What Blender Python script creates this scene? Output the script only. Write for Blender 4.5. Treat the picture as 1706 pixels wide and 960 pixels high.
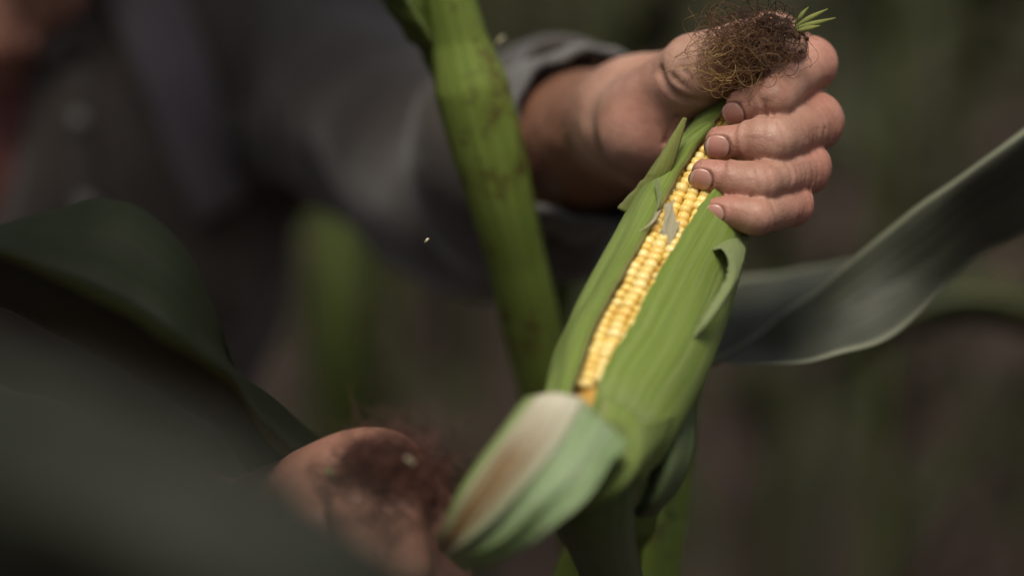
import bpy, math, random
import numpy as np
from mathutils import Vector, Matrix
from mathutils.bvhtree import BVHTree

for o in list(bpy.data.objects):
    bpy.data.objects.remove(o)
rng = np.random.default_rng(7)
random.seed(7)
scene = bpy.context.scene
COL = scene.collection

# ------------------------------------------------------------------ camera, sky, sun, exposure
PITCH = math.radians(10.0)
CAM_Z = 1.45
LENS = 81.0
FOCUS = 0.879
cam_data = bpy.data.cameras.new('camera')
cam_data.lens = LENS
cam_data.sensor_width = 36.0
cam_data.clip_start = 0.02
cam_data.clip_end = 600.0
cam_data.dof.use_dof = True
cam_data.dof.focus_distance = FOCUS
cam_data.dof.aperture_fstop = 2.4
cam = bpy.data.objects.new('camera', cam_data)
cam.location = (0, 0, CAM_Z)
cam.rotation_euler = (math.radians(90) - PITCH, 0, 0)
COL.objects.link(cam)
scene.camera = cam

SUN_EL, SUN_AZ = math.radians(62), math.radians(184)      # azimuth from +Y (away from camera) towards +X
world = bpy.data.worlds.new('World')
scene.world = world
world.use_nodes = True
wn = world.node_tree
bg = wn.nodes['Background']
sky = wn.nodes.new('ShaderNodeTexSky')
sky.sky_type = 'NISHITA'
sky.sun_disc = False
sky.sun_elevation = SUN_EL
sky.sun_rotation = SUN_AZ
sky.air_density = 0.6
sky.dust_density = 4.0
sky.ozone_density = 0.3
hs_n = wn.nodes.new('ShaderNodeHueSaturation')
hs_n.inputs['Saturation'].default_value = 0.30        # overcast: thin cloud greys the blue
wn.links.new(sky.outputs[0], hs_n.inputs['Color'])
wn.links.new(hs_n.outputs[0], bg.inputs[0])
bg.inputs[1].default_value = 0.05
sd = bpy.data.lights.new('sun', 'SUN')
sd.energy = 1.5
sd.angle = math.radians(20)
sd.color = (1.0, 0.92, 0.79)
sun = bpy.data.objects.new('sun', sd)
sdir = Vector((math.sin(SUN_AZ) * math.cos(SUN_EL), math.cos(SUN_AZ) * math.cos(SUN_EL), math.sin(SUN_EL)))
sun.rotation_euler = sdir.to_track_quat('Z', 'Y').to_euler()
COL.objects.link(sun)
scene.view_settings.view_transform = 'Standard'
scene.view_settings.look = 'None'
scene.view_settings.exposure = 1.05
scene.view_settings.gamma = 1.0
scene.view_settings.use_curve_mapping = False
scene.render.engine = 'CYCLES'
scene.cycles.use_denoising = True
scene.cycles.max_bounces = 8
scene.cycles.transmission_bounces = 4

# ------------------------------------------------------------------ helpers
FWD = np.array([0, math.cos(PITCH), -math.sin(PITCH)])
UPV = np.array([0, math.sin(PITCH), math.cos(PITCH)])
RGT = np.array([1.0, 0, 0])
CAM = np.array([0, 0, CAM_Z])
WF = 36.0 / LENS

SHIFT = 0.0
def P(px, py, d):
    """photo position + real distance along the lens axis -> a point of the place"""
    if SHIFT: d = d - SHIFT * min(max((py - 330) / 520, 0), 1) ** 1.3      # the ear leans its foot towards the lens
    s = WF * d / 1706.0
    return CAM + RGT * ((px - 853) * s) + UPV * ((480 - py) * s) + FWD * d

def H(px, py, z):
    return P(px, py, 0.9 + z / 1000.0)

def nrm(v):
    v = np.asarray(v, float)
    return v / (np.linalg.norm(v) + 1e-12)

def link(o):
    COL.objects.link(o)
    return o

def make_mesh(name, V, F, smooth=True, uv=None, cols=None):
    """F: (n,4) or (n,3) int array, or a list of such arrays"""
    me = bpy.data.meshes.new(name)
    V = np.asarray(V, np.float32)
    Fs = F if isinstance(F, list) else [F]
    loops = np.concatenate([np.asarray(f, np.int32).ravel() for f in Fs])
    tot = np.concatenate([np.full(len(f), np.asarray(f).shape[1], np.int32) for f in Fs])
    start = np.concatenate([[0], np.cumsum(tot)[:-1]]).astype(np.int32)
    me.vertices.add(len(V)); me.vertices.foreach_set('co', V.ravel())
    me.loops.add(len(loops)); me.loops.foreach_set('vertex_index', loops)
    me.polygons.add(len(tot)); me.polygons.foreach_set('loop_start', start)
    me.update(calc_edges=True)
    me.validate()
    if smooth:
        me.polygons.foreach_set('use_smooth', np.ones(len(me.polygons), bool))
    if uv is not None:
        lay = me.uv_layers.new(name='UVMap')
        li = np.empty(len(me.loops), np.int32); me.loops.foreach_get('vertex_index', li)
        lay.data.foreach_set('uv', np.asarray(uv, np.float32)[li].ravel())
    if cols is not None:
        for nm, c in cols.items():
            at = me.attributes.new(nm, 'FLOAT', 'POINT')
            at.data.foreach_set('value', np.asarray(c, np.float32))
    me.update()
    return me

def obj(name, me, mat, parent=None, label=None, cat=None, group=None, kind=None):
    o = bpy.data.objects.new(name, me)
    if me is not None and mat is not None:
        me.materials.clear(); me.materials.append(mat)
    link(o)
    if parent is not None:
        o.parent = parent
        o.matrix_parent_inverse = parent.matrix_basis.inverted()
    tag(o, label, cat, group, kind)
    return o

def tag(o, label=None, cat=None, group=None, kind=None):
    if label: o['label'] = label
    if cat: o['category'] = cat
    if group: o['group'] = group
    if kind: o['kind'] = kind
    return o

def empty(name, loc, label=None, cat=None, group=None, parent=None):
    o = bpy.data.objects.new(name, None)
    o.empty_display_size = 0.05
    o.location = Vector(loc)
    link(o)
    if parent is not None:
        o.parent = parent
        o.matrix_parent_inverse = parent.matrix_basis.inverted()
    return tag(o, label, cat, group)

def spline(pts, n):
    """Catmull-Rom through pts (K,...) -> (n,...)"""
    p = np.asarray(pts, float)
    K = len(p)
    t = np.linspace(0, K - 1, n)
    i = np.minimum(t.astype(int), K - 2)
    f = (t - i).reshape((-1,) + (1,) * (p.ndim - 1))
    g = lambda j: p[np.clip(j, 0, K - 1)]
    p0 = np.where((i == 0).reshape(f.shape), 2 * g(i) - g(i + 1), g(i - 1))
    p1, p2 = g(i), g(i + 1)
    p3 = np.where((i == K - 2).reshape(f.shape), 2 * g(i + 1) - g(i), g(i + 2))
    return 0.5 * (2 * p1 + (p2 - p0) * f + (2 * p0 - 5 * p1 + 4 * p2 - p3) * f ** 2 + (3 * p1 - p0 - 3 * p2 + p3) * f ** 3)

def sheet_mesh(name, G, thick, uv=None):
    """G (nv,nu,3) -> closed thin shell, uv u across, v along"""
    nv, nu = G.shape[:2]
    du = np.gradient(G, axis=1); dv = np.gradient(G, axis=0)
    N = np.cross(du, dv); N /= (np.linalg.norm(N, axis=2, keepdims=True) + 1e-12)
    th = np.broadcast_to(np.asarray(thick, float), (nv, nu))[..., None]
    A = G + N * th / 2; B = G - N * th / 2
    V = np.concatenate([A.reshape(-1, 3), B.reshape(-1, 3)])
    idx = np.arange(nv * nu).reshape(nv, nu)
    a, b, c, d = idx[:-1, :-1].ravel(), idx[:-1, 1:].ravel(), idx[1:, 1:].ravel(), idx[1:, :-1].ravel()
    o = nv * nu
    F = [np.stack([a, b, c, d], 1), np.stack([d, c, b, a], 1) + o]
    for e, rev in ((idx[0], True), (idx[-1], False), (idx[:, 0], False), (idx[:, -1], True)):
        q = np.stack([e[:-1], e[1:], e[1:] + o, e[:-1] + o], 1)
        F.append(q[:, ::-1] if rev else q)
    if uv is None:
        U, W = np.meshgrid(np.linspace(0, 1, nu), np.linspace(0, 1, nv))
        uv = np.stack([U, W], -1)
    uvv = np.concatenate([uv.reshape(-1, 2)] * 2)
    return make_mesh(name, V, F, uv=uvv)

def loft(rows, nv, nu):
    R = np.asarray(rows, float)
    S = spline(R, nv)
    return np.swapaxes(spline(np.swapaxes(S, 0, 1), nu), 0, 1)

def tube_arrays(pts, rad, sides=8, cap=True):
    pts = np.asarray(pts, float); n = len(pts)
    rad = np.broadcast_to(np.asarray(rad, float), (n,))
    T = np.gradient(pts, axis=0); T /= (np.linalg.norm(T, axis=1, keepdims=True) + 1e-12)
    ref = np.array([0.31, 0.77, 0.55]); 
    A = np.cross(T, ref); A /= (np.linalg.norm(A, axis=1, keepdims=True) + 1e-12)
    B = np.cross(T, A)
    ang = np.linspace(0, 2 * np.pi, sides, endpoint=False)
    ring = A[:, None] * np.cos(ang)[None, :, None] + B[:, None] * np.sin(ang)[None, :, None]
    V = (pts[:, None] + ring * rad[:, None, None]).reshape(-1, 3)
    idx = np.arange(n * sides).reshape(n, sides)
    a = idx[:-1]; b = np.roll(idx, -1, 1)[:-1]; c = np.roll(idx, -1, 1)[1:]; d = idx[1:]
    F = np.stack([a.ravel(), b.ravel(), c.ravel(), d.ravel()], 1)
    uv = np.stack(np.meshgrid(np.linspace(0, 1, sides), np.linspace(0, 1, n)), -1).reshape(-1, 2)
    return V, F[:, ::-1], uv

def tube_mesh(name, pts, rad, sides=12):
    V, F, uv = tube_arrays(pts, rad, sides)
    n = len(pts)
    V = np.concatenate([V, [pts[0]], [pts[-1]]])
    k = np.arange(sides)
    c0 = np.stack([k, (k + 1) % sides, np.full(sides, len(V) - 2)], 1)
    base = (n - 1) * sides
    c1 = np.stack([base + (k + 1) % sides, base + k, np.full(sides, len(V) - 1)], 1)
    uv = np.concatenate([uv, [[.5, 0]], [[.5, 1]]])
    return make_mesh(name, V, [F, c0, c1], uv=uv)

def join_arrays(parts):
    V, F, off = [], [], 0
    for v, f in parts:
        V.append(v); F.append(np.asarray(f) + off); off += len(v)
    return np.concatenate(V), F

# value noise for shaping
_lat = rng.random((32, 32, 32)).astype(np.float32)
def vnoise(X, Y, Z):
    xi, yi, zi = np.floor(X).astype(int), np.floor(Y).astype(int), np.floor(Z).astype(int)
    fx, fy, fz = X - xi, Y - yi, Z - zi
    fx, fy, fz = (f * f * (3 - 2 * f) for f in (fx, fy, fz))
    r = 0
    for a in (0, 1):
        for b in (0, 1):
            for c in (0, 1):
                w = (fx if a else 1 - fx) * (fy if b else 1 - fy) * (fz if c else 1 - fz)
                r = r + w * _lat[(xi + a) % 32, (yi + b) % 32, (zi + c) % 32]
    return r * 2 - 1

# signed-distance modelling of continuous organic surfaces
def smin(a, b, k):
    if k <= 0: return np.minimum(a, b)
    h = np.clip(0.5 + 0.5 * (b - a) / k, 0, 1)
    return b + (a - b) * h - k * h * (1 - h)
def smax(a, b, k): return -smin(-a, -b, k)

def cone(a, b, ra, rb):
    a, b = np.asarray(a, np.float32), np.asarray(b, np.float32)
    ab = b - a; L2 = float(ab @ ab) + 1e-12
    m = max(ra, rb)
    def f(X, Y, Z):
        t = np.clip(((X - a[0]) * ab[0] + (Y - a[1]) * ab[1] + (Z - a[2]) * ab[2]) / L2, 0, 1)
        return np.sqrt((X - a[0] - t * ab[0]) ** 2 + (Y - a[1] - t * ab[1]) ** 2 + (Z - a[2] - t * ab[2]) ** 2) - (ra + (rb - ra) * t)
    return f, np.minimum(a, b) - m, np.maximum(a, b) + m

def ellip(c, axes, radii):
    c = np.asarray(c, np.float32); A = np.asarray(axes, np.float32); m = max(radii)
    def f(X, Y, Z):
        dx, dy, dz = X - c[0], Y - c[1], Z - c[2]
        q = 0; g = 0
        for i in range(3):
            l = (dx * A[i][0] + dy * A[i][1] + dz * A[i][2])
            q = q + (l / radii[i]) ** 2; g = g + (l / radii[i] ** 2) ** 2
        k0 = np.sqrt(q); k1 = np.sqrt(g) + 1e-9
        return k0 * (k0 - 1) / k1
    return f, c - m, c + m

def chain(pr, k):
    """pr: list of (point, radius) -> smooth chain"""
    cs = [cone(pr[i][0], pr[i + 1][0], pr[i][1], pr[i + 1][1]) for i in range(len(pr) - 1)]
    lo = np.min([c[1] for c in cs], 0); hi = np.max([c[2] for c in cs], 0)
    def f(X, Y, Z):
        d = cs[0][0](X, Y, Z)
        for c in cs[1:]:
            d = smin(d, c[0](X, Y, Z), k)
        return d
    return f, lo, hi

class Grid:
    def __init__(s, lo, hi, h):
        s.lo = np.asarray(lo, float); s.h = h
        s.n = np.ceil((np.asarray(hi) - s.lo) / h).astype(int) + 1
        s.D = np.full(tuple(s.n), 0.5, np.float32)
        s.ax = [(s.lo[i] + np.arange(s.n[i]) * h).astype(np.float32) for i in range(3)]
    def box(s, lo, hi):
        a = np.clip(np.floor((np.asarray(lo) - s.lo) / s.h).astype(int), 0, s.n)
        b = np.clip(np.ceil((np.asarray(hi) - s.lo) / s.h).astype(int) + 1, 0, s.n)
        sl = tuple(slice(a[i], b[i]) for i in range(3))
        X = s.ax[0][sl[0]][:, None, None]; Y = s.ax[1][sl[1]][None, :, None]; Z = s.ax[2][sl[2]][None, None, :]
        return sl, X, Y, Z
    def add(s, prim, k=0.0):
        f, lo, hi = prim; m = k + 4 * s.h
        sl, X, Y, Z = s.box(lo - m, hi + m)
        if s.D[sl].size: s.D[sl] = smin(s.D[sl], f(X, Y, Z), k)
    def cut(s, prim, k=0.0):
        f, lo, hi = prim; m = k + 4 * s.h
        sl, X, Y, Z = s.box(lo - m, hi + m)
        if s.D[sl].size: s.D[sl] = smax(s.D[sl], -f(X, Y, Z), k)
    def half(s, p, n):
        X, Y, Z = s.ax[0][:, None, None], s.ax[1][None, :, None], s.ax[2][None, None, :]
        s.D = np.maximum(s.D, (X - p[0]) * n[0] + (Y - p[1]) * n[1] + (Z - p[2]) * n[2]).astype(np.float32)
    def mesh(s):
        D = s.D
        S = D < 0
        sh = np.array(D.shape) - 1
        cnt = np.zeros(tuple(sh), np.int8)
        for a in (0, 1):
            for b in (0, 1):
                for c in (0, 1):
                    cnt += S[a:a + sh[0], b:b + sh[1], c:c + sh[2]]
        I = np.argwhere((cnt > 0) & (cnt < 8))
        idm = np.full(tuple(sh), -1, np.int32); idm[tuple(I.T)] = np.arange(len(I))
        acc = np.zeros((len(I), 3)); num = np.zeros(len(I))
        offs = [(a, b, c) for a in (0, 1) for b in (0, 1) for c in (0, 1)]
        val = {o: D[I[:, 0] + o[0], I[:, 1] + o[1], I[:, 2] + o[2]] for o in offs}
        for o in offs:
            for ax in range(3):
                if o[ax] == 0:
                    q = list(o); q[ax] = 1; q = tuple(q)
                    va, vb = val[o], val[q]
                    m = (va < 0) != (vb < 0)
                    t = np.where(m, va / np.where(m, va - vb, 1), 0)
                    e = np.array(o, float)[None].repeat(len(I), 0); e[:, ax] += t
                    acc += e * m[:, None]; num += m
        V = s.lo + (I + acc / np.maximum(num, 1)[:, None]) * s.h
        Fs = []
        for ax in range(3):
            b, c = (ax + 1) % 3, (ax + 2) % 3
            sl0 = [slice(None)] * 3; sl1 = [slice(None)] * 3
            sl0[ax] = slice(0, -1); sl1[ax] = slice(1, None)
            x = S[tuple(sl0)] != S[tuple(sl1)]
            E = np.argwhere(x)
            E = E[(E[:, b] > 0) & (E[:, c] > 0) & (E[:, b] < sh[b]) & (E[:, c] < sh[c])]
            def cell(db, dc):
                q = E.copy(); q[:, b] -= db; q[:, c] -= dc
                return idm[q[:, 0], q[:, 1], q[:, 2]]
            Q = np.stack([cell(1, 1), cell(0, 1), cell(0, 0), cell(1, 0)], 1)
            ins = S[E[:, 0], E[:, 1], E[:, 2]]
            Q[~ins] = Q[~ins][:, ::-1]
            Fs.append(Q)
        F = np.concatenate(Fs); F = F[(F >= 0).all(1)]
        return V, F

def smooth_verts(V, F, it=2, lam=0.5):
    V = V.copy(); n = len(V)
    e = np.concatenate([F[:, [0, 1]], F[:, [1, 2]], F[:, [2, 3]], F[:, [3, 0]]])
    for _ in range(it):
        s = np.zeros_like(V); c = np.zeros(n)
        for k in range(3):
            s[:, k] = np.bincount(e[:, 0], V[e[:, 1], k], n) + np.bincount(e[:, 1], V[e[:, 0], k], n)
        c = np.bincount(e[:, 0], minlength=n) + np.bincount(e[:, 1], minlength=n)
        V += lam * (s / np.maximum(c, 1)[:, None] - V)
    return V

# ------------------------------------------------------------------ materials
class NT:
    def __init__(s, name):
        s.m = bpy.data.materials.new(name); s.m.use_nodes = True
        s.t = s.m.node_tree; s.n = s.t.nodes; s.b = s.n['Principled BSDF']; s.out = s.n['Material Output']
    def new(s, kind, **kw):
        x = s.n.new(kind)
        for k, v in kw.items():
            if k.startswith('i_'): x.inputs[k[2:].replace('_', ' ')].default_value = v
            else: setattr(x, k, v)
        return x
    def l(s, a, b): s.t.links.new(a, b)
    def math(s, op, a, b=None, c=None, clamp=False):
        x = s.n.new('ShaderNodeMath'); x.operation = op; x.use_clamp = clamp
        for i, v in enumerate((a, b, c)):
            if v is None: continue
            if isinstance(v, (int, float)): x.inputs[i].default_value = v
            else: s.l(v, x.inputs[i])
        return x.outputs[0]
    def mix(s, f, a, b, mode='MIX'):
        x = s.n.new('ShaderNodeMix'); x.data_type = 'RGBA'; x.blend_type = mode
        for i, v in ((0, f), (6, a), (7, b)):
            if isinstance(v, (int, float)): x.inputs[i].default_value = v
            elif isinstance(v, tuple): x.inputs[i].default_value = (*v, 1)
            else: s.l(v, x.inputs[i])
        return x.outputs[2]
    def ramp(s, f, stops):
        x = s.n.new('ShaderNodeValToRGB'); e = x.color_ramp.elements
        while len(e) < len(stops): e.new(0.5)
        for k, (p, c) in zip(e, stops):
            k.position = p; k.color = (*c, 1) if isinstance(c, tuple) else (c, c, c, 1)
        s.l(f, x.inputs[0]); return x.outputs[0]
    def noise(s, vec, scale, detail=3, rough=0.5, dist=0.0):
        x = s.new('ShaderNodeTexNoise'); x.inputs['Scale'].default_value = scale
        x.inputs['Detail'].default_value = detail; x.inputs['Roughness'].default_value = rough
        x.inputs['Distortion'].default_value = dist
        if vec is not None: s.l(vec, x.inputs['Vector'])
        return x.outputs['Fac']
    def mapping(s, vec, scale):
        x = s.new('ShaderNodeMapping'); x.inputs['Scale'].default_value = scale
        s.l(vec, x.inputs['Vector']); return x.outputs[0]
    def bump(s, h, strength, dist, nxt=None):
        x = s.new('ShaderNodeBump'); x.inputs['Strength'].default_value = strength; x.inputs['Distance'].default_value = dist
        s.l(h, x.inputs['Height'])
        if nxt is not None: s.l(nxt, x.inputs['Normal'])
        s.l(x.outputs[0], s.b.inputs['Normal']); return x.outputs[0]
    def tex(s, which='Object'): return s.new('ShaderNodeTexCoord').outputs[which]
    def attr(s, name):
        x = s.new('ShaderNodeAttribute'); x.attribute_name = name; return x.outputs['Fac']

def skin_material(name, tan_shade):
    n = NT(name)
    co = n.tex('Object')
    red = n.attr('red')
    big = n.noise(co, 38, 3, 0.6)
    small = n.noise(co, 420, 3, 0.65)
    c = n.ramp(big, [(0.3, (0.33 * tan_shade, 0.170 * tan_shade, 0.118 * tan_shade)), (0.7, (0.49 * tan_shade, 0.305 * tan_shade, 0.230 * tan_shade))])
    c = n.mix(n.math('MULTIPLY', n.attr('tan'), 0.8), c, (0.175 * tan_shade, 0.075 * tan_shade, 0.040 * tan_shade))  # sun tan, plus shade put into the colour of forearm and lower hand
    c = n.mix(n.math('MULTIPLY', red, 0.8), c, (0.40 * tan_shade, 0.135 * tan_shade, 0.10 * tan_shade))
    c = n.mix(n.math('MULTIPLY', n.attr('grime'), n.ramp(n.noise(co, 500, 3, 0.6), [(0.3, 0.35), (0.6, 1.0)])), c, (0.085, 0.045, 0.028))
    c = n.mix(n.ramp(small, [(0.35, 0.32), (0.62, 0.0)]), c, (0.33 * tan_shade, 0.15 * tan_shade, 0.11 * tan_shade))
    dirt = n.noise(co, 130, 4, 0.7)
    c = n.mix(n.ramp(dirt, [(0.60, 0.0), (0.75, 0.35)]), c, (0.20, 0.12, 0.08))
    n.l(c, n.b.inputs['Base Color'])
    n.b.inputs['Roughness'].default_value = 0.5
    n.l(n.ramp(small, [(0.3, 0.40), (0.7, 0.62)]), n.b.inputs['Roughness'])
    n.b.inputs['Specular IOR Level'].default_value = 0.4
    n.b.inputs['Subsurface Weight'].default_value = 0.10
    n.b.inputs['Subsurface Radius'].default_value = (1.0, 0.38, 0.22)
    n.b.inputs['Subsurface Scale'].default_value = 0.004
    v = n.new('ShaderNodeTexVoronoi', feature='DISTANCE_TO_EDGE'); v.inputs['Scale'].default_value = 900
    n.l(co, v.inputs['Vector'])
    wv = n.new('ShaderNodeTexVoronoi', feature='DISTANCE_TO_EDGE'); wv.inputs['Scale'].default_value = 330
    wx = n.new('ShaderNodeVectorMath', operation='ADD'); n.l(co, wx.inputs[0])
    wns = n.new('ShaderNodeTexNoise'); wns.inputs['Scale'].default_value = 160; n.l(co, wns.inputs['Vector'])
    wsc = n.new('ShaderNodeVectorMath', operation='SCALE'); wsc.inputs['Scale'].default_value = 0.006; n.l(wns.outputs['Color'], wsc.inputs[0])
    n.l(wsc.outputs[0], wx.inputs[1]); n.l(wx.outputs[0], wv.inputs['Vector'])
    wrk = n.ramp(wv.outputs['Distance'], [(0.0, 0.0), (0.10, 1.0)])
    c2 = n.mix(n.math('MULTIPLY', n.math('SUBTRACT', 1.0, wrk), 0.10), c, (0.16, 0.06, 0.04))
    n.l(c2, n.b.inputs['Base Color'])
    b0 = n.bump(wrk, 0.22, 0.0003)
    b1 = n.bump(n.ramp(v.outputs['Distance'], [(0.0, 0.0), (0.25, 1.0)]), 0.14, 0.0003, b0)
    b2 = n.bump(n.noise(n.mapping(co, (1.0, 1.0, 1.0)), 120, 3, 0.5, 0.8), 0.16, 0.0009, b1)
    n.bump(n.noise(co, 75, 2, 0.5), 0.25, 0.0020, b2)
    return n.m

def blade_material(name, dark, light, midrib, gloss=0.42, transl=0.25, spots=0.0, spot_col=(0.12, 0.07, 0.03), veins=90, rim=None):
    n = NT(name)
    uv = n.tex('UV'); co = n.tex('Object')
    sx = n.new('ShaderNodeSeparateXYZ'); n.l(uv, sx.inputs[0])
    vein = n.noise(n.mapping(uv, (veins, 1.2, 1)), 1.0, 3, 0.6)
    blot = n.noise(co, 14, 4, 0.6)
    c = n.mix(n.ramp(vein, [(0.35, 0.0), (0.65, 1.0)]), dark, light)
    c = n.mix(n.ramp(blot, [(0.3, 0.5), (0.7, 0.0)]), c, tuple(0.62 * x for x in dark))
    if midrib is not None:
        dd = n.math('ABSOLUTE', n.math('SUBTRACT', sx.outputs[0], 0.5))
        c = n.mix(n.ramp(dd, [(0.012, 1.0), (0.035, 0.0)]), c, midrib)
    if rim is not None:
        ee = n.math('MINIMUM', sx.outputs[0], n.math('SUBTRACT', 1.0, sx.outputs[0]))
        c = n.mix(n.ramp(ee, [(0.012, 0.9), (0.045, 0.0)]), c, rim)
    if spots > 0:
        sp = n.noise(co, 42, 5, 0.75)
        c = n.mix(n.ramp(sp, [(0.52, 0.0), (0.62, spots)]), c, spot_col)
    n.l(c, n.b.inputs['Base Color'])
    n.b.inputs['Roughness'].default_value = gloss
    n.b.inputs['Specular IOR Level'].default_value = 0.24
    n.bump(vein, 0.5, 0.0012)
    tr = n.new('ShaderNodeBsdfTranslucent')
    n.l(n.mix(0.6, c, (0.30, 0.42, 0.04), 'MULTIPLY') if False else c, tr.inputs['Color'])
    mx = n.new('ShaderNodeMixShader'); mx.inputs[0].default_value = transl
    n.l(n.b.outputs[0], mx.inputs[1]); n.l(tr.outputs[0], mx.inputs[2])
    n.l(mx.outputs[0], n.out.inputs['Surface'])
    return n.m

def husk_material(name, lo, hi, pale, pale_amt=0.5, edge=None, gloss=0.42, vary=0.0):
    """satin husk with parallel veins running along v; paler streaks; optional dry edge colour"""
    n = NT(name)
    uv = n.tex('UV'); co = n.tex('Object')
    sx = n.new('ShaderNodeSeparateXYZ'); n.l(uv, sx.inputs[0])
    fine = n.noise(n.mapping(uv, (150, 1.6, 1)), 1.0, 4, 0.65)
    broad = n.noise(n.mapping(uv, (27, 0.9, 1)), 1.0, 2, 0.5)
    c = n.mix(n.ramp(fine, [(0.38, 0.0), (0.60, 1.0)]), tuple(x * .85 for x in lo), hi)
    c = n.mix(n.ramp(broad, [(0.42, 0.0), (0.75, pale_amt)]), c, pale)
    if edge is not None:
        e = n.math('MINIMUM', sx.outputs[0], n.math('SUBTRACT', 1.0, sx.outputs[0]))
        e = n.math('ADD', e, n.math('MULTIPLY', n.noise(uv, 9, 3, 0.6), 0.03))
        c = n.mix(n.ramp(e, [(0.02, 0.8), (0.05, 0.0)]), c, edge)
    sp = n.noise(co, 190, 4, 0.75)
    c = n.mix(n.ramp(sp, [(0.63, 0.0), (0.74, 0.30)]), c, (0.16, 0.13, 0.05))
    n.l(c, n.b.inputs['Base Color'])
    n.b.inputs['Roughness'].default_value = gloss
    n.b.inputs['Specular IOR Level'].default_value = 0.45
    n.b.inputs['Sheen Weight'].default_value = 0.06
    b = n.bump(fine, 0.75, 0.0008)
    n.bump(broad, 0.18, 0.0015, b)
    tr = n.new('ShaderNodeBsdfTranslucent'); n.l(c, tr.inputs['Color'])
    mx = n.new('ShaderNodeMixShader'); mx.inputs[0].default_value = 0.2
    n.l(n.b.outputs[0], mx.inputs[1]); n.l(tr.outputs[0], mx.inputs[2])
    n.l(mx.outputs[0], n.out.inputs['Surface'])
    return n.m

def peeled_material():
    n = NT('peeled husk')
    uv = n.tex('UV')
    sx = n.new('ShaderNodeSeparateXYZ'); n.l(uv, sx.inputs[0])
    u, v = sx.outputs[0], sx.outputs[1]
    fine = n.noise(n.mapping(uv, (130, 1.4, 1)), 1.0, 4, 0.65)
    broad = n.noise(n.mapping(uv, (11, 1.0, 1)), 1.0, 2, 0.5)
    green = n.mix(n.ramp(fine, [(0.34, 0.0), (0.66, 1.0)]), (0.14, 0.24, 0.075), (0.25, 0.36, 0.15))
    silver = n.mix(n.ramp(broad, [(0.40, 0.15), (0.70, 0.75)]), green, (0.46, 0.54, 0.36))
    cream = n.mix(n.ramp(fine, [(0.35, 0.0), (0.65, 1.0)]), (0.60, 0.55, 0.40), (0.76, 0.71, 0.57))
    uu = n.math('ADD', u, n.math('MULTIPLY', n.math('SUBTRACT', broad, 0.5), 0.25))
    c = n.mix(n.math('MULTIPLY', n.ramp(uu, [(0.36, 1.0), (0.50, 0.0)]), n.ramp(v, [(0.35, 1.0), (0.80, 0.25)])), silver, cream)
    c = n.mix(n.ramp(uu, [(0.03, 1.0), (0.12, 0.0)]), c, (0.22, 0.28, 0.09))
    st = n.noise(n.mapping(uv, (55, 1.6, 1)), 1.0, 3, 0.6)
    band = n.math('MULTIPLY', n.ramp(uu, [(0.06, 0.0), (0.14, 1.0), (0.32, 0.9), (0.44, 0.0)]), n.ramp(v, [(0.34, 0.0), (0.58, 1.0)]))
    c = n.mix(n.math('MULTIPLY', band, n.ramp(st, [(0.32, 0.3), (0.55, 1.0)])), c, (0.19, 0.085, 0.016))
    c = n.mix(n.math('MULTIPLY', n.ramp(v, [(0.6, 0.0), (0.95, 0.7)]), n.ramp(uu, [(0.45, 0.0), (0.6, 1.0)])), c, (0.17, 0.27, 0.05))
    n.l(c, n.b.inputs['Base Color'])
    n.b.inputs['Roughness'].default_value = 0.45
    b = n.bump(fine, 0.8, 0.0009)
    n.bump(broad, 0.2, 0.0015, b)
    tr = n.new('ShaderNodeBsdfTranslucent'); n.l(c, tr.inputs['Color'])
    mx = n.new('ShaderNodeMixShader'); mx.inputs[0].default_value = 0.2
    n.l(n.b.outputs[0], mx.inputs[1]); n.l(tr.outputs[0], mx.inputs[2])
    n.l(mx.outputs[0], n.out.inputs['Surface'])
    return n.m

def kernel_material():
    n = NT('kernel')
    r = n.new('ShaderNodeObjectInfo').outputs['Random']
    co = n.tex('Object')
    c = n.ramp(r, [(0.0, (0.70, 0.45, 0.085)), (0.5, (0.78, 0.57, 0.155)), (1.0, (0.83, 0.68, 0.30))])
    sx = n.new('ShaderNodeSeparateXYZ'); n.l(co, sx.inputs[0])
    c = n.mix(n.ramp(n.math('MULTIPLY', sx.outputs[2], 400), [(0.55, 0.0), (1.0, 0.25)]), c, (0.88, 0.68, 0.30))
    n.l(c, n.b.inputs['Base Color'])
    n.b.inputs['Roughness'].default_value = 0.34
    n.b.inputs['Subsurface Weight'].default_value = 0.25
    n.b.inputs['Subsurface Radius'].default_value = (1, 0.6, 0.15)
    n.b.inputs['Subsurface Scale'].default_value = 0.0025
    n.bump(n.noise(co, 900, 2, 0.5), 0.15, 0.0004)
    return n.m

def silk_material(name, a, b, c3):
    n = NT(name)
    c = n.ramp(n.attr('tone'), [(0.0, a), (0.55, b), (1.0, c3)])
    n.l(c, n.b.inputs['Base Color'])
    n.b.inputs['Roughness'].default_value = 0.55
    n.b.inputs['Specular IOR Level'].default_value = 0.3
    return n.m

def cloth_material(name, a, b, scale=900):
    n = NT(name)
    co = n.tex('Object')
    n.l(n.mix(n.ramp(n.noise(co, 9, 4, 0.6), [(0.3, 0.0), (0.7, 1.0)]), a, b), n.b.inputs['Base Color'])
    n.b.inputs['Roughness'].default_value = 0.85
    n.b.inputs['Sheen Weight'].default_value = 0.25
    n.b.inputs['Sheen Roughness'].default_value = 0.5
    b1 = n.bump(n.noise(co, scale, 2, 0.6), 0.3, 0.0006)
    n.bump(n.noise(co, 18, 3, 0.5, 0.3), 0.35, 0.008, b1)
    return n.m

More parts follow.
